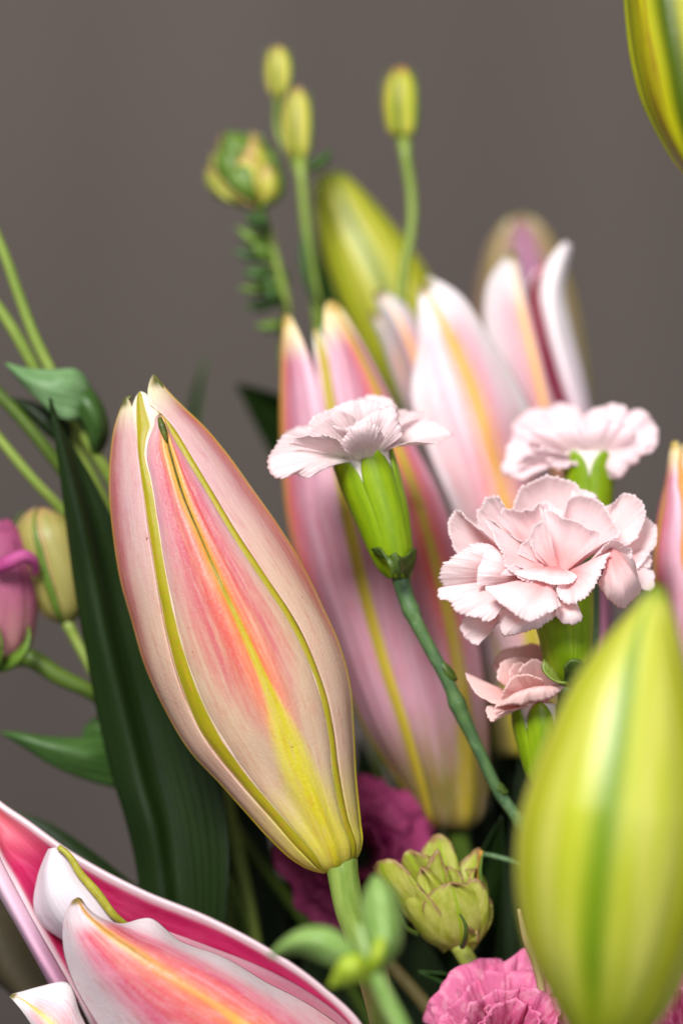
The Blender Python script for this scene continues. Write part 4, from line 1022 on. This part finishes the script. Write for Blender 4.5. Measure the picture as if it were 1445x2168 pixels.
# ------------------------------------------------------------------ lisianthus buds
def crinkled_bud():
    root = thing('lisianthus_bud', 'crinkled yellow green rosebud with brown petal edges between plum and pink blossoms', 'flower bud', None, (985, 1990, .9))
    b = (972, 1995, .9)
    sp = [
        dict(rim=cv([(885, 1830), (900, 1790), (930, 1765), (950, 1780), (965, 1830)], [1.4, 1.4, 1.3, 1.2, 1.2])),
        dict(rim=cv([(965, 1850), (985, 1815), (1010, 1795), (1015, 1815), (1000, 1850)], [1.3, 1.3, 1.2, 1.1, 1.0])),
        dict(rim=cv([(870, 1860), (850, 1830), (862, 1800), (890, 1805), (915, 1830)], [1.0, .9, .8, .7, .8])),
        dict(rim=cv([(830, 1890), (805, 1850), (793, 1830), (815, 1820), (850, 1832), (872, 1862)], [.9, .8, .7, .5, .4, .4]), bulge=(-25, 10, -.1)),
        dict(rim=cv([(895, 1870), (905, 1830), (925, 1800), (940, 1830), (950, 1870)], [.6, .6, .6, .6, .6])),
        dict(rim=cv([(985, 1870), (1005, 1860), (1025, 1885), (1032, 1920), (1020, 1950)], [.5, .5, .6, .8, .9]), bulge=(22, 8, -.1)),
        dict(rim=cv([(915, 1850), (935, 1835), (960, 1840), (980, 1860)], .8)),
    ]
    petals(root, b, sp, SEPAL, 1200, ruffle=.9, freq=1.3, crumple=.12, teeth=2.0, nteeth=8, nv=40, nu=16, thick=.45, claw=80)
    bb = Bud([(950, 2010), (915, 1998), (872, 1955), (846, 1900), (838, 1850), (842, 1815)], [(988, 2010), (1016, 1982), (1034, 1930), (1028, 1880), (1008, 1845), (990, 1815)], 1.0, flat=.85, nt=60)
    for k, (a, w, t1, tp) in enumerate([(-62, 56, .80, 4), (14, 62, .74, 3.2), (74, 44, .86, 5), (135, 55, .9, 5), (205, 55, .95, 5), (-20, 36, .90, 3)]):
        bb.tepal('petal', a - w, a, a + w, SEPAL, root, lay=(1.0, 1.01, .97, .96, .96, .88)[k], nv=34, t1=t1, taper=tp, tpow=.6, thick=.45,
                 fn=lambda U, V, k=k: U ** 2 * (1.4 * wave(V * .5 + .2 * k, 31 + k, 3, .7) + .5 * wave(U + V, 41 + k, 2, .8)) + .10 * wave(V * .7 + U, 51 + k, 3, 1.0))
    for pts in ([(978, 2005, .4), (985, 1985, .1), (985, 1960, .0), (972, 1935, .0)], [(1015, 1910, .6), (1020, 1880, .6), (1016, 1850, .6), (1022, 1805, .6)], [(885, 1980, .7), (860, 1965, .5), (845, 1940, .4), (838, 1915, .4)]):
        tube('sepal', pts, [6, 5, 4, 2], SEPAL_GREEN if pts[0][0] > 980 else CALYX_DARK, root, n=16, ns=8)
    tube('stem', [(968, 1998, .9), (990, 2035, .9), (1020, 2085, 1.0), (1060, 2160, 1.2), (1080, 2450, 1.5)], [20, 19, 18, 16], plant_mat('bud_stem', (128, 140, 50), (150, 156, 70), stretch=(3., 6.)), root)
crinkled_bud()

def lis_bud(label, L, R, d, stem, sr, mat=None, sepals=True, extra=(), group='slender buds above the lilies', smat=None, sepal_m=None, nsep=5):
    base = (stem[0][0], stem[0][1], stem[0][2])
    root = thing('lisianthus_bud', label, 'flower bud', group, base)
    b = Bud(L, R, d, flat=.95, nt=44)
    for k in range(5):
        a = 72 * k + 20
        b.tepal('petal', a - 48, a + 6, a + 48, mat or BUD_PALE, root, lay=.97 + .012 * (k % 2), nv=16, taper=9, thick=.3, fn=lambda U, V: .18 * V)
    if sepals:
        for k in range(nsep):
            a = 360 / nsep * k - 16
            b.tepal('sepal', a - 9, a, a + 9, sepal_m or SEPAL_GREEN, root, lay=1.06, nv=6, t1=.97, taper=1.6, tpow=1.0, thick=.4,
                    off=lambda U, V, a=a: np.stack([math.sin(math.radians(a)) * 14 * U ** 3, 0 * U, 0 * U], -1))
    tube('stem', stem, sr, smat or STEM, root, bumps=[(.0, 4, .02)])
    for i, e in enumerate(extra): loft('leaf', e, LEAF, root, nu=24, nv=10, thick=.3)
    return root

lis_bud('small pale green bud topping the twin bud spray, above its larger neighbour',
        [(583, 208), (572, 195), (565, 165), (566, 130), (574, 106), (584, 97)], [(592, 208), (604, 198), (616, 172), (616, 138), (604, 110), (592, 97)], 7.4,
        [(588, 202, 7.4), (586, 240, 7.5), (592, 290, 7.5), (618, 335, 7.4), (636, 380, 7.3)], [8, 8, 9])
lis_bud('larger yellow green bud on a thick pale stem beside the slender lily bud',
        [(626, 338), (612, 322), (602, 285), (602, 240), (610, 205), (622, 184)], [(642, 338), (654, 322), (660, 288), (659, 245), (650, 208), (634, 184)], 7.2,
        [(634, 330, 7.2), (640, 400, 7.2), (652, 520, 7.2), (668, 640, 7.2), (700, 900, 8), (820, 1500, 8.2), (930, 2400, 7.5)], [12, 14, 15, 15, 16, 16],
        extra=[[[(650, 350, 7.2), (670, 335, 7.1), (688, 325, 7.1), (702, 316, 7.1)], [(652, 356, 7.0), (674, 346, 6.9), (692, 332, 7.0), (702, 316, 7.1)], [(654, 364, 7.2), (680, 354, 7.1), (696, 338, 7.1), (702, 316, 7.1)]],
               [[(664, 640, 7.0), (642, 590, 6.9), (634, 540, 7.0), (640, 500, 7.1)], [(668, 640, 6.9), (650, 590, 6.8), (643, 540, 6.9), (641, 500, 7.1)], [(672, 640, 7.0), (658, 590, 7.0), (650, 540, 7.0), (642, 500, 7.1)]]])
lis_bud('lone yellow bud with reddish tip, its stem crossing the slender green lily bud',
        [(842, 292), (826, 280), (816, 245), (814, 205), (822, 168), (840, 140)], [(862, 292), (878, 280), (885, 245), (884, 205), (874, 165), (856, 140)], 7.0,
        [(853, 286, 7.0), (860, 340, 7.0), (872, 420, 7.0), (870, 490, 6.9), (856, 560, 6.9), (850, 650, 6.9), (860, 800, 7.6), (900, 1300, 8.2), (960, 2400, 7.5)], [13, 13, 13, 13, 14, 15, 15, 15],
        mat=plant_mat('lisianthus_bud_red_tip', (166, 176, 40), (188, 182, 70), edgec=(170, 120, 70), trans=.1))
def tuft():
    root = thing('lisianthus_bud', 'round leafy green bud with ragged sepals and small leaves down its stem', 'flower bud', 'slender buds above the lilies', (550, 440, 7.2))
    r = random.Random(3)
    for ring, (n, rad, hh, dz) in enumerate([(7, 70, 95, .3), (7, 60, 130, .1), (6, 42, 155, 0), (4, 22, 165, 0)]):
        for k in range(n):
            a = 6.283 * (k + r.uniform(-.2, .2)) / n + ring * .45
            ca, sa = math.cos(a), math.sin(a)
            tipx, tipy, tipd = 518 + rad * 1.06 * ca - 4, 440 - hh * r.uniform(.9, 1.05), 7.2 + rad * sa * .009
            ox, od = -sa * 20, ca * .18
            rim = [(tipx - ox * 1.3, tipy + 34, tipd - od), (tipx - ox * .7, tipy + 8, tipd - od * .6), (tipx, tipy, tipd), (tipx + ox * .7, tipy + 8, tipd + od * .6), (tipx + ox * 1.3, tipy + 34, tipd + od)]
            rim_petal('sepal', (543 + 8 * ca, 440, 7.2 + .08 * sa), rim, [SEPAL_GREEN, BUD_PALE, SEPAL_GREEN, SEPAL_GREEN, SEPAL][(k + ring) % 5], root, bulge=(ca * 26, 18, sa * .3), ruffle=.5, teeth=1, nteeth=5, nv=18, nu=12, seed=1400 + ring * 10 + k, thick=.4, claw=14)
    tube('stem', [(545, 430, 7.2), (562, 480, 7.2), (585, 560, 7.2), (608, 660, 7.3), (600, 760, 7.6), (640, 900, 8.4), (780, 1500, 8.6), (900, 2400, 7.8)], [13, 12, 13, 14, 13, 13, 13], STEM, root)
    for i, (x0, y0, x1, y1, w) in enumerate([(575, 520, 500, 480, 16), (580, 540, 492, 530, 13), (588, 570, 512, 575, 14), (595, 600, 505, 610, 14), (600, 630, 515, 648, 13), (570, 500, 545, 440, 13), (585, 560, 530, 500, 15), (598, 620, 545, 560, 15), (604, 650, 560, 600, 14), (608, 680, 540, 690, 12), (590, 560, 610, 600, 12), (560, 480, 520, 450, 11)]):
        dx, dy = x1 - x0, y1 - y0; L_ = math.hypot(dx, dy); px, py = -dy / L_ * w, dx / L_ * w
        mx, my = (x0 + x1) / 2, (y0 + y1) / 2 + 6; dd = 7.0 + .5 * math.sin(i * 2.1)
        loft('leaf', [[(x0 - 2, y0, 7.2), (mx - px, my - py, dd), (x1, y1, dd)], [(x0, y0, 7.2), (mx, my + 3, dd - .1), (x1, y1, dd)], [(x0 + 2, y0, 7.2), (mx + px, my + py, dd), (x1, y1, dd)]], LEAF if i % 3 else SEPAL_GREEN, root, nu=16, nv=8, thick=.3)
tuft()

lis_bud('olive yellow closed bud beside the mauve blossom and the dark leaf',
        [(125, 1318), (100, 1305), (62, 1255), (38, 1190), (32, 1130), (52, 1092), (76, 1076)], [(150, 1318), (172, 1295), (186, 1240), (180, 1180), (160, 1120), (125, 1088), (92, 1076)], 3.2,
        [(138, 1308, 3.2), (155, 1345, 3.2), (185, 1400, 3.1), (260, 1560, 3.4), (420, 1900, 4), (600, 2400, 4)], [12, 11, 11, 11], mat=BUD_OLIVE, group=None, nsep=4, smat=STEM)

def mauve_flower():
    root = thing('lisianthus', 'mauve pink rosebud like blossom with curled petals beside the olive bud', 'lisianthus', None, (10, 1400, 3))
    b = Bud([(-30, 1412), (-75, 1370), (-95, 1290), (-90, 1200), (-60, 1130), (-30, 1100)], [(25, 1412), (60, 1370), (76, 1300), (72, 1230), (48, 1150), (10, 1100)], 3.0, flat=.9, nt=50)
    for k in range(6):
        b.tepal('petal', 60 * k - 48, 60 * k + 8, 60 * k + 48, MAUVE, root, lay=.94 + .03 * (k % 3), nv=22, taper=7, thick=.5, fn=lambda U, V: .5 * V + .5 * smooth(U, .6, 1.0))
    # rolled rim and upper petal
    tube('rolled_rim', [(-10, 1206, 2.1), (20, 1190, 2.0), (55, 1178, 2.1), (72, 1192, 2.3), (74, 1215, 2.5)], [12, 17, 15, 13, 8], petal_mat('lisianthus_rim', (184, 80, 138), (186, 86, 142), (170, 66, 126), trans=.12), root, n=24, ns=10)
    rim_petal('petal', (0, 1240, 2.8), cv([(-40, 1120), (-10, 1105), (20, 1125), (42, 1160), (50, 1190)], [2.8, 2.6, 2.6, 2.7, 2.8]), MAUVE, root, seed=1500, ruffle=.5, teeth=0, nv=24)
    for pts in ([(-20, 1410, 2.8), (30, 1400, 2.3), (55, 1375, 2.2), (64, 1340, 2.3)], [(-10, 1412, 2.6), (5, 1380, 2.1), (-5, 1330, 1.95), (-20, 1300, 1.95)]):
        p = np.array(pts, float)
        loft('sepal', [p + [0, 14, 0], p + [0, 0, -.1], p + [-4, -16, .1] * 1], SEPAL_GREEN, root, nu=18, nv=8, thick=.4)
    tube('stem', [(0, 1395, 3.0), (60, 1392, 3.0), (120, 1430, 3.0), (200, 1470, 3.1), (300, 1600, 3.5), (520, 2400, 4)], [24, 14, 15, 15, 13], STEM_DARK, root)
mauve_flower()

# ------------------------------------------------------------------ leaves and stems
def leaf(name, label, curves, mat, cat='leaf', group=None, at=None, nu=60, nv=24, thick=.35, fn=None, part='blade', stem=None, sr=8, sm=None):
    root = thing(name, label, cat, group, at or tuple(curves[0][0]))
    loft(part, curves, mat, root, nu=nu, nv=nv, thick=thick, fn=fn)
    if stem: tube('stalk', stem, sr, sm or STEM, root, n=30)
    return root

leaf('lily_leaf', 'long dark green strap leaf standing beside the large closed lily bud',
     [[(330, 2300, 2.6), (300, 1930, 2.5), (292, 1850, 2.5), (268, 1740, 2.4), (238, 1640, 2.4), (206, 1510, 2.3), (180, 1370, 2.2), (155, 1220, 2.1), (140, 1100, 2.0), (128, 1000, 1.9), (116, 920, 1.8), (107, 866, 1.7), (106, 842, 1.6)],
      [(370, 2300, 2.3), (345, 1930, 2.2), (335, 1850, 2.2), (318, 1740, 2.1), (290, 1640, 2.1), (256, 1510, 2.0), (224, 1370, 1.9), (195, 1220, 1.9), (170, 1100, 1.8), (148, 1000, 1.8), (126, 920, 1.75), (110, 866, 1.7), (107, 843, 1.6)],
      [(410, 2300, 2.6), (390, 1930, 2.5), (382, 1850, 2.5), (366, 1740, 2.5), (340, 1640, 2.5), (305, 1510, 2.4), (268, 1370, 2.3), (232, 1220, 2.3), (198, 1100, 2.2), (166, 1000, 2.1), (134, 920, 1.9), (112, 866, 1.75), (107, 843, 1.6)],
      [(480, 2300, 2.2), (478, 1930, 2.1), (484, 1840, 2.1), (480, 1740, 2.2), (462, 1640, 2.3), (420, 1510, 2.4), (365, 1370, 2.4), (300, 1220, 2.4), (245, 1110, 2.3), (196, 1015, 2.2), (150, 940, 2.0), (117, 872, 1.8), (108, 844, 1.65)]],
     LEAF_DARK, group=None, at=(380, 2290, 2.5), nu=110, nv=44, thick=.5, part='blade', fn=lambda U, V: .03 * np.sin(V * 60) + .15 * wave(U * 1.5 + .5 * V, 6, 3, 1.0))

def left_spray():
    """three crossing stems with folded leaves at the left"""
    root = thing('flower_stalk', 'arching bright green stem with a folded leaf, tallest beside the dark leaf', 'stem', 'bare green stems beside the dark leaf', (520, 1700, 4))
    tube('stem', [(-60, 380, 3.2), (-20, 470, 3.2), (10, 540, 3.2), (42, 630, 3.2), (72, 710, 3.2), (108, 785, 3.2), (160, 890, 3.2), (235, 1015, 3.3), (330, 1200, 3.6), (480, 1700, 4.2), (600, 2400, 4.5)], [11, 12, 13, 14, 15, 16, 15, 15, 14], STEM, root, n=90)
    loft('leaf', [[(12, 768, 2.8), (60, 780, 2.7), (110, 783, 2.7), (165, 784, 2.8), (188, 810, 3.0), (196, 840, 3.3)],
                  [(12, 769, 2.8), (55, 800, 2.5), (100, 815, 2.4), (150, 822, 2.5), (180, 838, 2.8), (190, 855, 3.1)],
                  [(12, 770, 2.8), (50, 815, 2.7), (82, 848, 2.6), (118, 880, 2.6), (160, 888, 2.7), (180, 880, 3.0)]], LEAF_LIGHT, root, nu=40, nv=20, thick=.35)
    loft('leaf', [[(165, 800, 3.1), (200, 830, 3.0), (225, 880, 3.0), (228, 930, 3.1), (205, 968, 3.3)],
                  [(150, 830, 2.8), (185, 850, 2.6), (204, 890, 2.6), (210, 930, 2.8), (200, 966, 3.2)],
                  [(140, 870, 2.9), (168, 885, 2.8), (182, 910, 2.9), (190, 940, 3.0), (196, 964, 3.2)]], LEAF, root, nu=40, nv=16, thick=.35)
    root = thing('flower_stalk', 'pale yellow green stem slanting up to the folded leaf beside the dark leaf', 'stem', 'bare green stems beside the dark leaf', (300, 1250, 4))
    tube('stem', [(-80, 560, 3.3), (-20, 630, 3.3), (20, 685, 3.3), (52, 740, 3.3), (84, 800, 3.4), (140, 900, 3.6), (300, 1250, 4), (560, 2400, 5)], [13, 13, 14, 15, 15, 14, 14], STEM, root, n=60)
    root = thing('flower_stalk', 'dull green stem passing below the folded leaf, with a dark leaf against it', 'stem', 'bare green stems beside the dark leaf', (300, 1300, 4))
    tube('stem', [(-80, 750, 3.3), (-20, 815, 3.3), (40, 880, 3.3), (90, 940, 3.3), (135, 1000, 3.4), (300, 1300, 4), (540, 2400, 5)], [14, 14, 14, 14, 13, 13], STEM_DARK, root, n=60)
    loft('leaf', [[(20, 842, 3.5), (60, 848, 3.4), (110, 872, 3.3), (150, 900, 3.4)], [(20, 844, 3.5), (60, 866, 3.3), (105, 900, 3.2), (150, 930, 3.4)], [(20, 846, 3.5), (60, 880, 3.4), (100, 920, 3.3), (150, 960, 3.4)]], LEAF_DARK, root, nu=24, nv=12)
    root = thing('flower_stalk', 'slim green stem, lowest of the bare stems, just above the olive bud', 'stem', 'bare green stems beside the dark leaf', (300, 1350, 4))
    tube('stem', [(-80, 830, 3.1), (-20, 905, 3.1), (20, 955, 3.1), (70, 1015, 3.1), (130, 1078, 3.2), (300, 1350, 4), (520, 2400, 5)], [11, 11, 12, 12, 12, 12], STEM, root, n=60)
left_spray()

leaf('lisianthus_leaf', 'green pointed leaf spreading out below the mauve blossom, behind the dark leaf',
     [[(330, 1600, 3.4), (240, 1555, 3.3), (180, 1562, 3.0), (100, 1560, 2.8), (40, 1552, 2.8), (2, 1550, 2.9)],
      [(330, 1640, 3.2), (240, 1605, 3.0), (180, 1598, 2.7), (100, 1582, 2.6), (40, 1562, 2.7), (2, 1551, 2.9)],
      [(330, 1700, 3.4), (240, 1668, 3.2), (180, 1650, 3.0), (110, 1620, 2.8), (45, 1578, 2.8), (2, 1552, 2.9)]], LEAF, at=(330, 1640, 3.4), stem=[(322, 1640, 3.3), (400, 1720, 3.6), (560, 2400, 4.5)], sm=STEM_DARK)
leaf('lisianthus_leaf', 'small rounded leaf above the pointed leaf, tucked behind the dark strap leaf',
     [[(260, 1600, 3.8), (230, 1540, 3.8), (205, 1520, 3.8), (178, 1545, 3.8), (172, 1580, 3.8)], [(265, 1610, 3.6), (240, 1570, 3.6), (215, 1550, 3.6), (195, 1560, 3.7), (180, 1585, 3.8)], [(270, 1620, 3.8), (250, 1600, 3.8), (225, 1585, 3.8), (205, 1582, 3.8), (185, 1588, 3.8)]], LEAF, at=(262, 1610, 3.8), nu=24, nv=12, stem=[(262, 1608, 3.75), (400, 1760, 4), (580, 2400, 4.8)], sm=STEM_DARK)
leaf('lily_leaf', 'brownish dark leaf beneath the open lily, seen from below',
     [[(420, 2330, 3.0), (300, 2240, 3.0), (170, 2110, 3.0), (60, 1960, 3.0), (-40, 1790, 3.0), (-120, 1640, 3.0)],
      [(330, 2360, 2.6), (200, 2270, 2.6), (80, 2140, 2.6), (-10, 2000, 2.6), (-80, 1840, 2.7), (-130, 1650, 2.9)],
      [(260, 2400, 3.0), (130, 2250, 3.0), (30, 2112, 3.0), (-40, 2050, 3.0), (-120, 1900, 3.0), (-140, 1660, 3.0)]], LEAF_BROWN, at=(340, 2380, 3))
leaf('lily_leaf', 'green leaf edge showing along the rim of the open crimson lily',
     [[(520, 2040, 2.8), (400, 1960, 2.8), (280, 1870, 2.8), (190, 1800, 2.8), (100, 1742, 2.8), (18, 1714, 2.8)],
      [(510, 2060, 2.6), (390, 1985, 2.6), (270, 1900, 2.6), (180, 1830, 2.6), (95, 1765, 2.7), (17, 1716, 2.8)],
      [(500, 2090, 2.9), (380, 2015, 2.9), (260, 1930, 2.9), (170, 1860, 2.9), (90, 1790, 2.9), (16, 1718, 2.8)]], LEAF_DARK, at=(520, 2060, 2.8), stem=[(512, 2062, 2.7), (640, 2200, 3.2), (720, 2450, 4)], sm=STEM_DARK)

def front_sprig():
    root = thing('leaf_sprig', 'soft green sprig with paired rounded leaves below the large closed lily bud', 'leaves', None, (880, 2330, -4.6))
    d = -6.2
    tube('stem', [(762, 1960, d + .4), (775, 2010, d + .2), (792, 2055, d), (815, 2110, d), (850, 2180, d), (900, 2330, d + .3)], [10, 14, 17, 18, 18, 18], LEAF_SPRIG, root, n=40)
    loft('leaf', [[(790, 2060, d), (845, 2010, d + .2), (850, 1940, d + .3), (838, 1890, d + .4), (800, 1856, d + .4)],
                  [(786, 2055, d), (815, 2000, d - .2), (815, 1940, d - .1), (808, 1890, d), (796, 1855, d + .3)],
                  [(778, 2050, d), (782, 2000, d), (768, 1950, d + .2), (768, 1900, d + .3), (790, 1857, d + .4)]], LEAF_SPRIG, root, nu=30, nv=18, thick=.5)
    loft('leaf', [[(790, 2066, d), (745, 2000, d - .1), (690, 1965, d - .2), (640, 1968, d - .1), (600, 1992, d), (572, 2022, d + .2)],
                  [(786, 2072, d), (745, 2030, d - .3), (690, 2000, d - .4), (640, 1992, d - .3), (600, 2005, d - .1), (570, 2026, d + .2)],
                  [(780, 2078, d), (735, 2060, d - .1), (690, 2042, d - .1), (640, 2020, d), (600, 2018, d + .1), (572, 2030, d + .2)]], LEAF_SPRIG, root, nu=30, nv=18, thick=.5)
    loft('leaf', [[(790, 2065, d), (755, 2020, d - .4), (725, 2030, d - .5), (705, 2065, d - .4), (696, 2085, d - .3)],
                  [(786, 2075, d), (755, 2050, d - .6), (728, 2056, d - .6), (710, 2074, d - .4), (696, 2087, d - .3)],
                  [(780, 2085, d), (755, 2080, d - .4), (730, 2085, d - .4), (712, 2088, d - .3), (697, 2090, d - .3)]], LEAF_YELLOW, root, nu=20, nv=12, thick=.5)
    loft('leaf', [[(792, 2060, d - .1), (812, 2030, d - .3), (812, 1990, d - .2)], [(786, 2055, d - .2), (798, 2020, d - .4), (806, 1988, d - .2)], [(780, 2050, d - .1), (784, 2020, d - .2), (800, 1986, d - .2)]], LEAF_YELLOW, root, nu=14, nv=8, thick=.5)
front_sprig()

# thin stems in the shade
def shade_stem(label, pts, r, mat, group='shaded stems low in the bouquet'):
    root = thing('stem', label, 'stem', group, tuple(pts[-1]))
    tube('shoot', pts, r, mat, root, n=40)
shade_stem('light green stem slanting down between the dark strap leaf and plum blossom', [(430, 1640, 4.5), (480, 1730, 4.5), (540, 1810, 4.5), (600, 1890, 4.6), (760, 2120, 5), (900, 2450, 5)], [15, 15, 15, 14, 14], STEM_DARK)
shade_stem('grey green twig running behind the crinkled bud to the green bud', [(1000, 1806, 1.6), (1040, 1812, 1.6), (1090, 1826, 1.5), (1150, 1850, 1.5), (1220, 2450, 1.5)], [5, 7, 8, 8], CARN_STEM)
shade_stem('brownish stem crossing behind the paired leaf sprig, below the plum blossom', [(780, 1990, 2.5), (840, 2060, 2.4), (900, 2130, 2.3), (980, 2300, 2.2)], [15, 17, 17], plant_mat('brown_stem', (96, 88, 50), (116, 104, 62), stretch=(3., 8.)))
shade_stem('tan dried sepal tip beside the large green bud', [(1098, 1925, -.6), (1102, 1945, -.6), (1112, 1985, -.5), (1130, 2030, -.3), (1150, 2250, 0)], [4, 9, 8, 7, 7], plant_mat('tan_sepal', (176, 150, 110), (196, 176, 130), stretch=(3., 8.)), None)
shade_stem('yellow stalk with a rusty top standing beside the crinkled bud', [(1018, 1802, .6), (1016, 1830, .7), (1012, 1870, .8), (1000, 1960, 1.1), (1010, 2300, 1.4)], [5, 5, 5, 5], plant_mat('rusty_stalk', (170, 140, 40), (180, 120, 50), stretch=(3., 8.)), None)

# green leaves low behind the flowers; the deep ones added to darken gaps
def strap(label, base, tip, w, d0, d1, mat, bend=(0, 0), group='dark leaves added to fill gaps deep in the bouquet', name='lily_leaf', fold=.5):
    b = np.array(base, float); t = np.array(tip, float)
    ax = t - b; n = np.array([-ax[1], ax[0]]) / np.linalg.norm(ax)
    L, C_, R = [], [], []
    for k, ww in zip(np.linspace(0, 1, 7), [.35, .75, 1.0, .98, .8, .45, .02]):
        p = b + ax * k + np.array(bend) * math.sin(math.pi * k)
        dd = d0 + (d1 - d0) * k
        L.append((*(p - n * w * ww), dd)); R.append((*(p + n * w * ww), dd)); C_.append((*p, dd + fold * ww))
    return leaf(name, label, [L, C_, R], mat, group=group, at=(base[0], base[1], d0), nu=50, nv=16)
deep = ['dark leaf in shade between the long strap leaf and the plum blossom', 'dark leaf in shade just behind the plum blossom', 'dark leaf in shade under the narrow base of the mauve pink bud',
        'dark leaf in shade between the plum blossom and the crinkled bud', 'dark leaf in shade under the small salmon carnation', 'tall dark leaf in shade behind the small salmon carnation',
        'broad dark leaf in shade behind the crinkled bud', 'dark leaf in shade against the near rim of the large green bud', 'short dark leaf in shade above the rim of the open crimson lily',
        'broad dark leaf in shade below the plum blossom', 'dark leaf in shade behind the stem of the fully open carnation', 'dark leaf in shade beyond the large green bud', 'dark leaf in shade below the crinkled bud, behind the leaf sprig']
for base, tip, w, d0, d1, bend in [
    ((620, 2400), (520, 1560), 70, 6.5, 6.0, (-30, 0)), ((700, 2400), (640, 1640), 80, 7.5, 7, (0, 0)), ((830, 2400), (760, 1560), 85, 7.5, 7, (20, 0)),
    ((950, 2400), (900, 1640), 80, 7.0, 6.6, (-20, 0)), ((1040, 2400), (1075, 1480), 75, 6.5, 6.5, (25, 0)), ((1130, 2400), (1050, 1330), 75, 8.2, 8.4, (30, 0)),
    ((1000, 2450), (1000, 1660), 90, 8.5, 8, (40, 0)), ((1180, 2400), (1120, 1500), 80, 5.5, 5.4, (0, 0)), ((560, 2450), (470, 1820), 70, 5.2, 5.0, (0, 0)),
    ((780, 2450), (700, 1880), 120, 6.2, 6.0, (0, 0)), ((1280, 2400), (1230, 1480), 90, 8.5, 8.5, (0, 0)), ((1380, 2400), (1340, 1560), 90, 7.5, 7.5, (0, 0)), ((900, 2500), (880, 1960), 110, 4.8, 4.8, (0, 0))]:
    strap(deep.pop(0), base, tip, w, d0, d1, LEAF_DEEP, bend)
strap('dull green pointed leaf rising behind the crinkled bud, under the mauve pink bud', (1000, 2100), (1062, 1728), 45, 2.6, 2.4, LEAF_DARK, (-10, 0), None)
strap('small green leaf blade curving below the crinkled bud', (1060, 2160), (885, 2058), 16, 1.8, 1.7, LEAF, (10, -18), None)
strap('dark leaf tip showing beside the mauve pink bud, level with the side carnation', (680, 1080), (500, 812), 62, 8.6, 8.2, LEAF_DARK, (30, -26), None)
strap('dark leaf filling the gap behind the side carnation between the two pink lilies', (1020, 1500), (868, 880), 60, 7.9, 7.9, LEAF_DEEP, (20, 0), None)
strap('thin grey green leaf tip alone against the wall beside the large lily bud', (400, 1000), (436, 752), 11, 10.5, 10.5, LEAF, (-8, 0), None)
strap('narrow leaf standing upright between the thick bud stem and slender green lily bud', (720, 900), (672, 470), 34, 9.6, 9.6, LEAF, (10, 0), None)
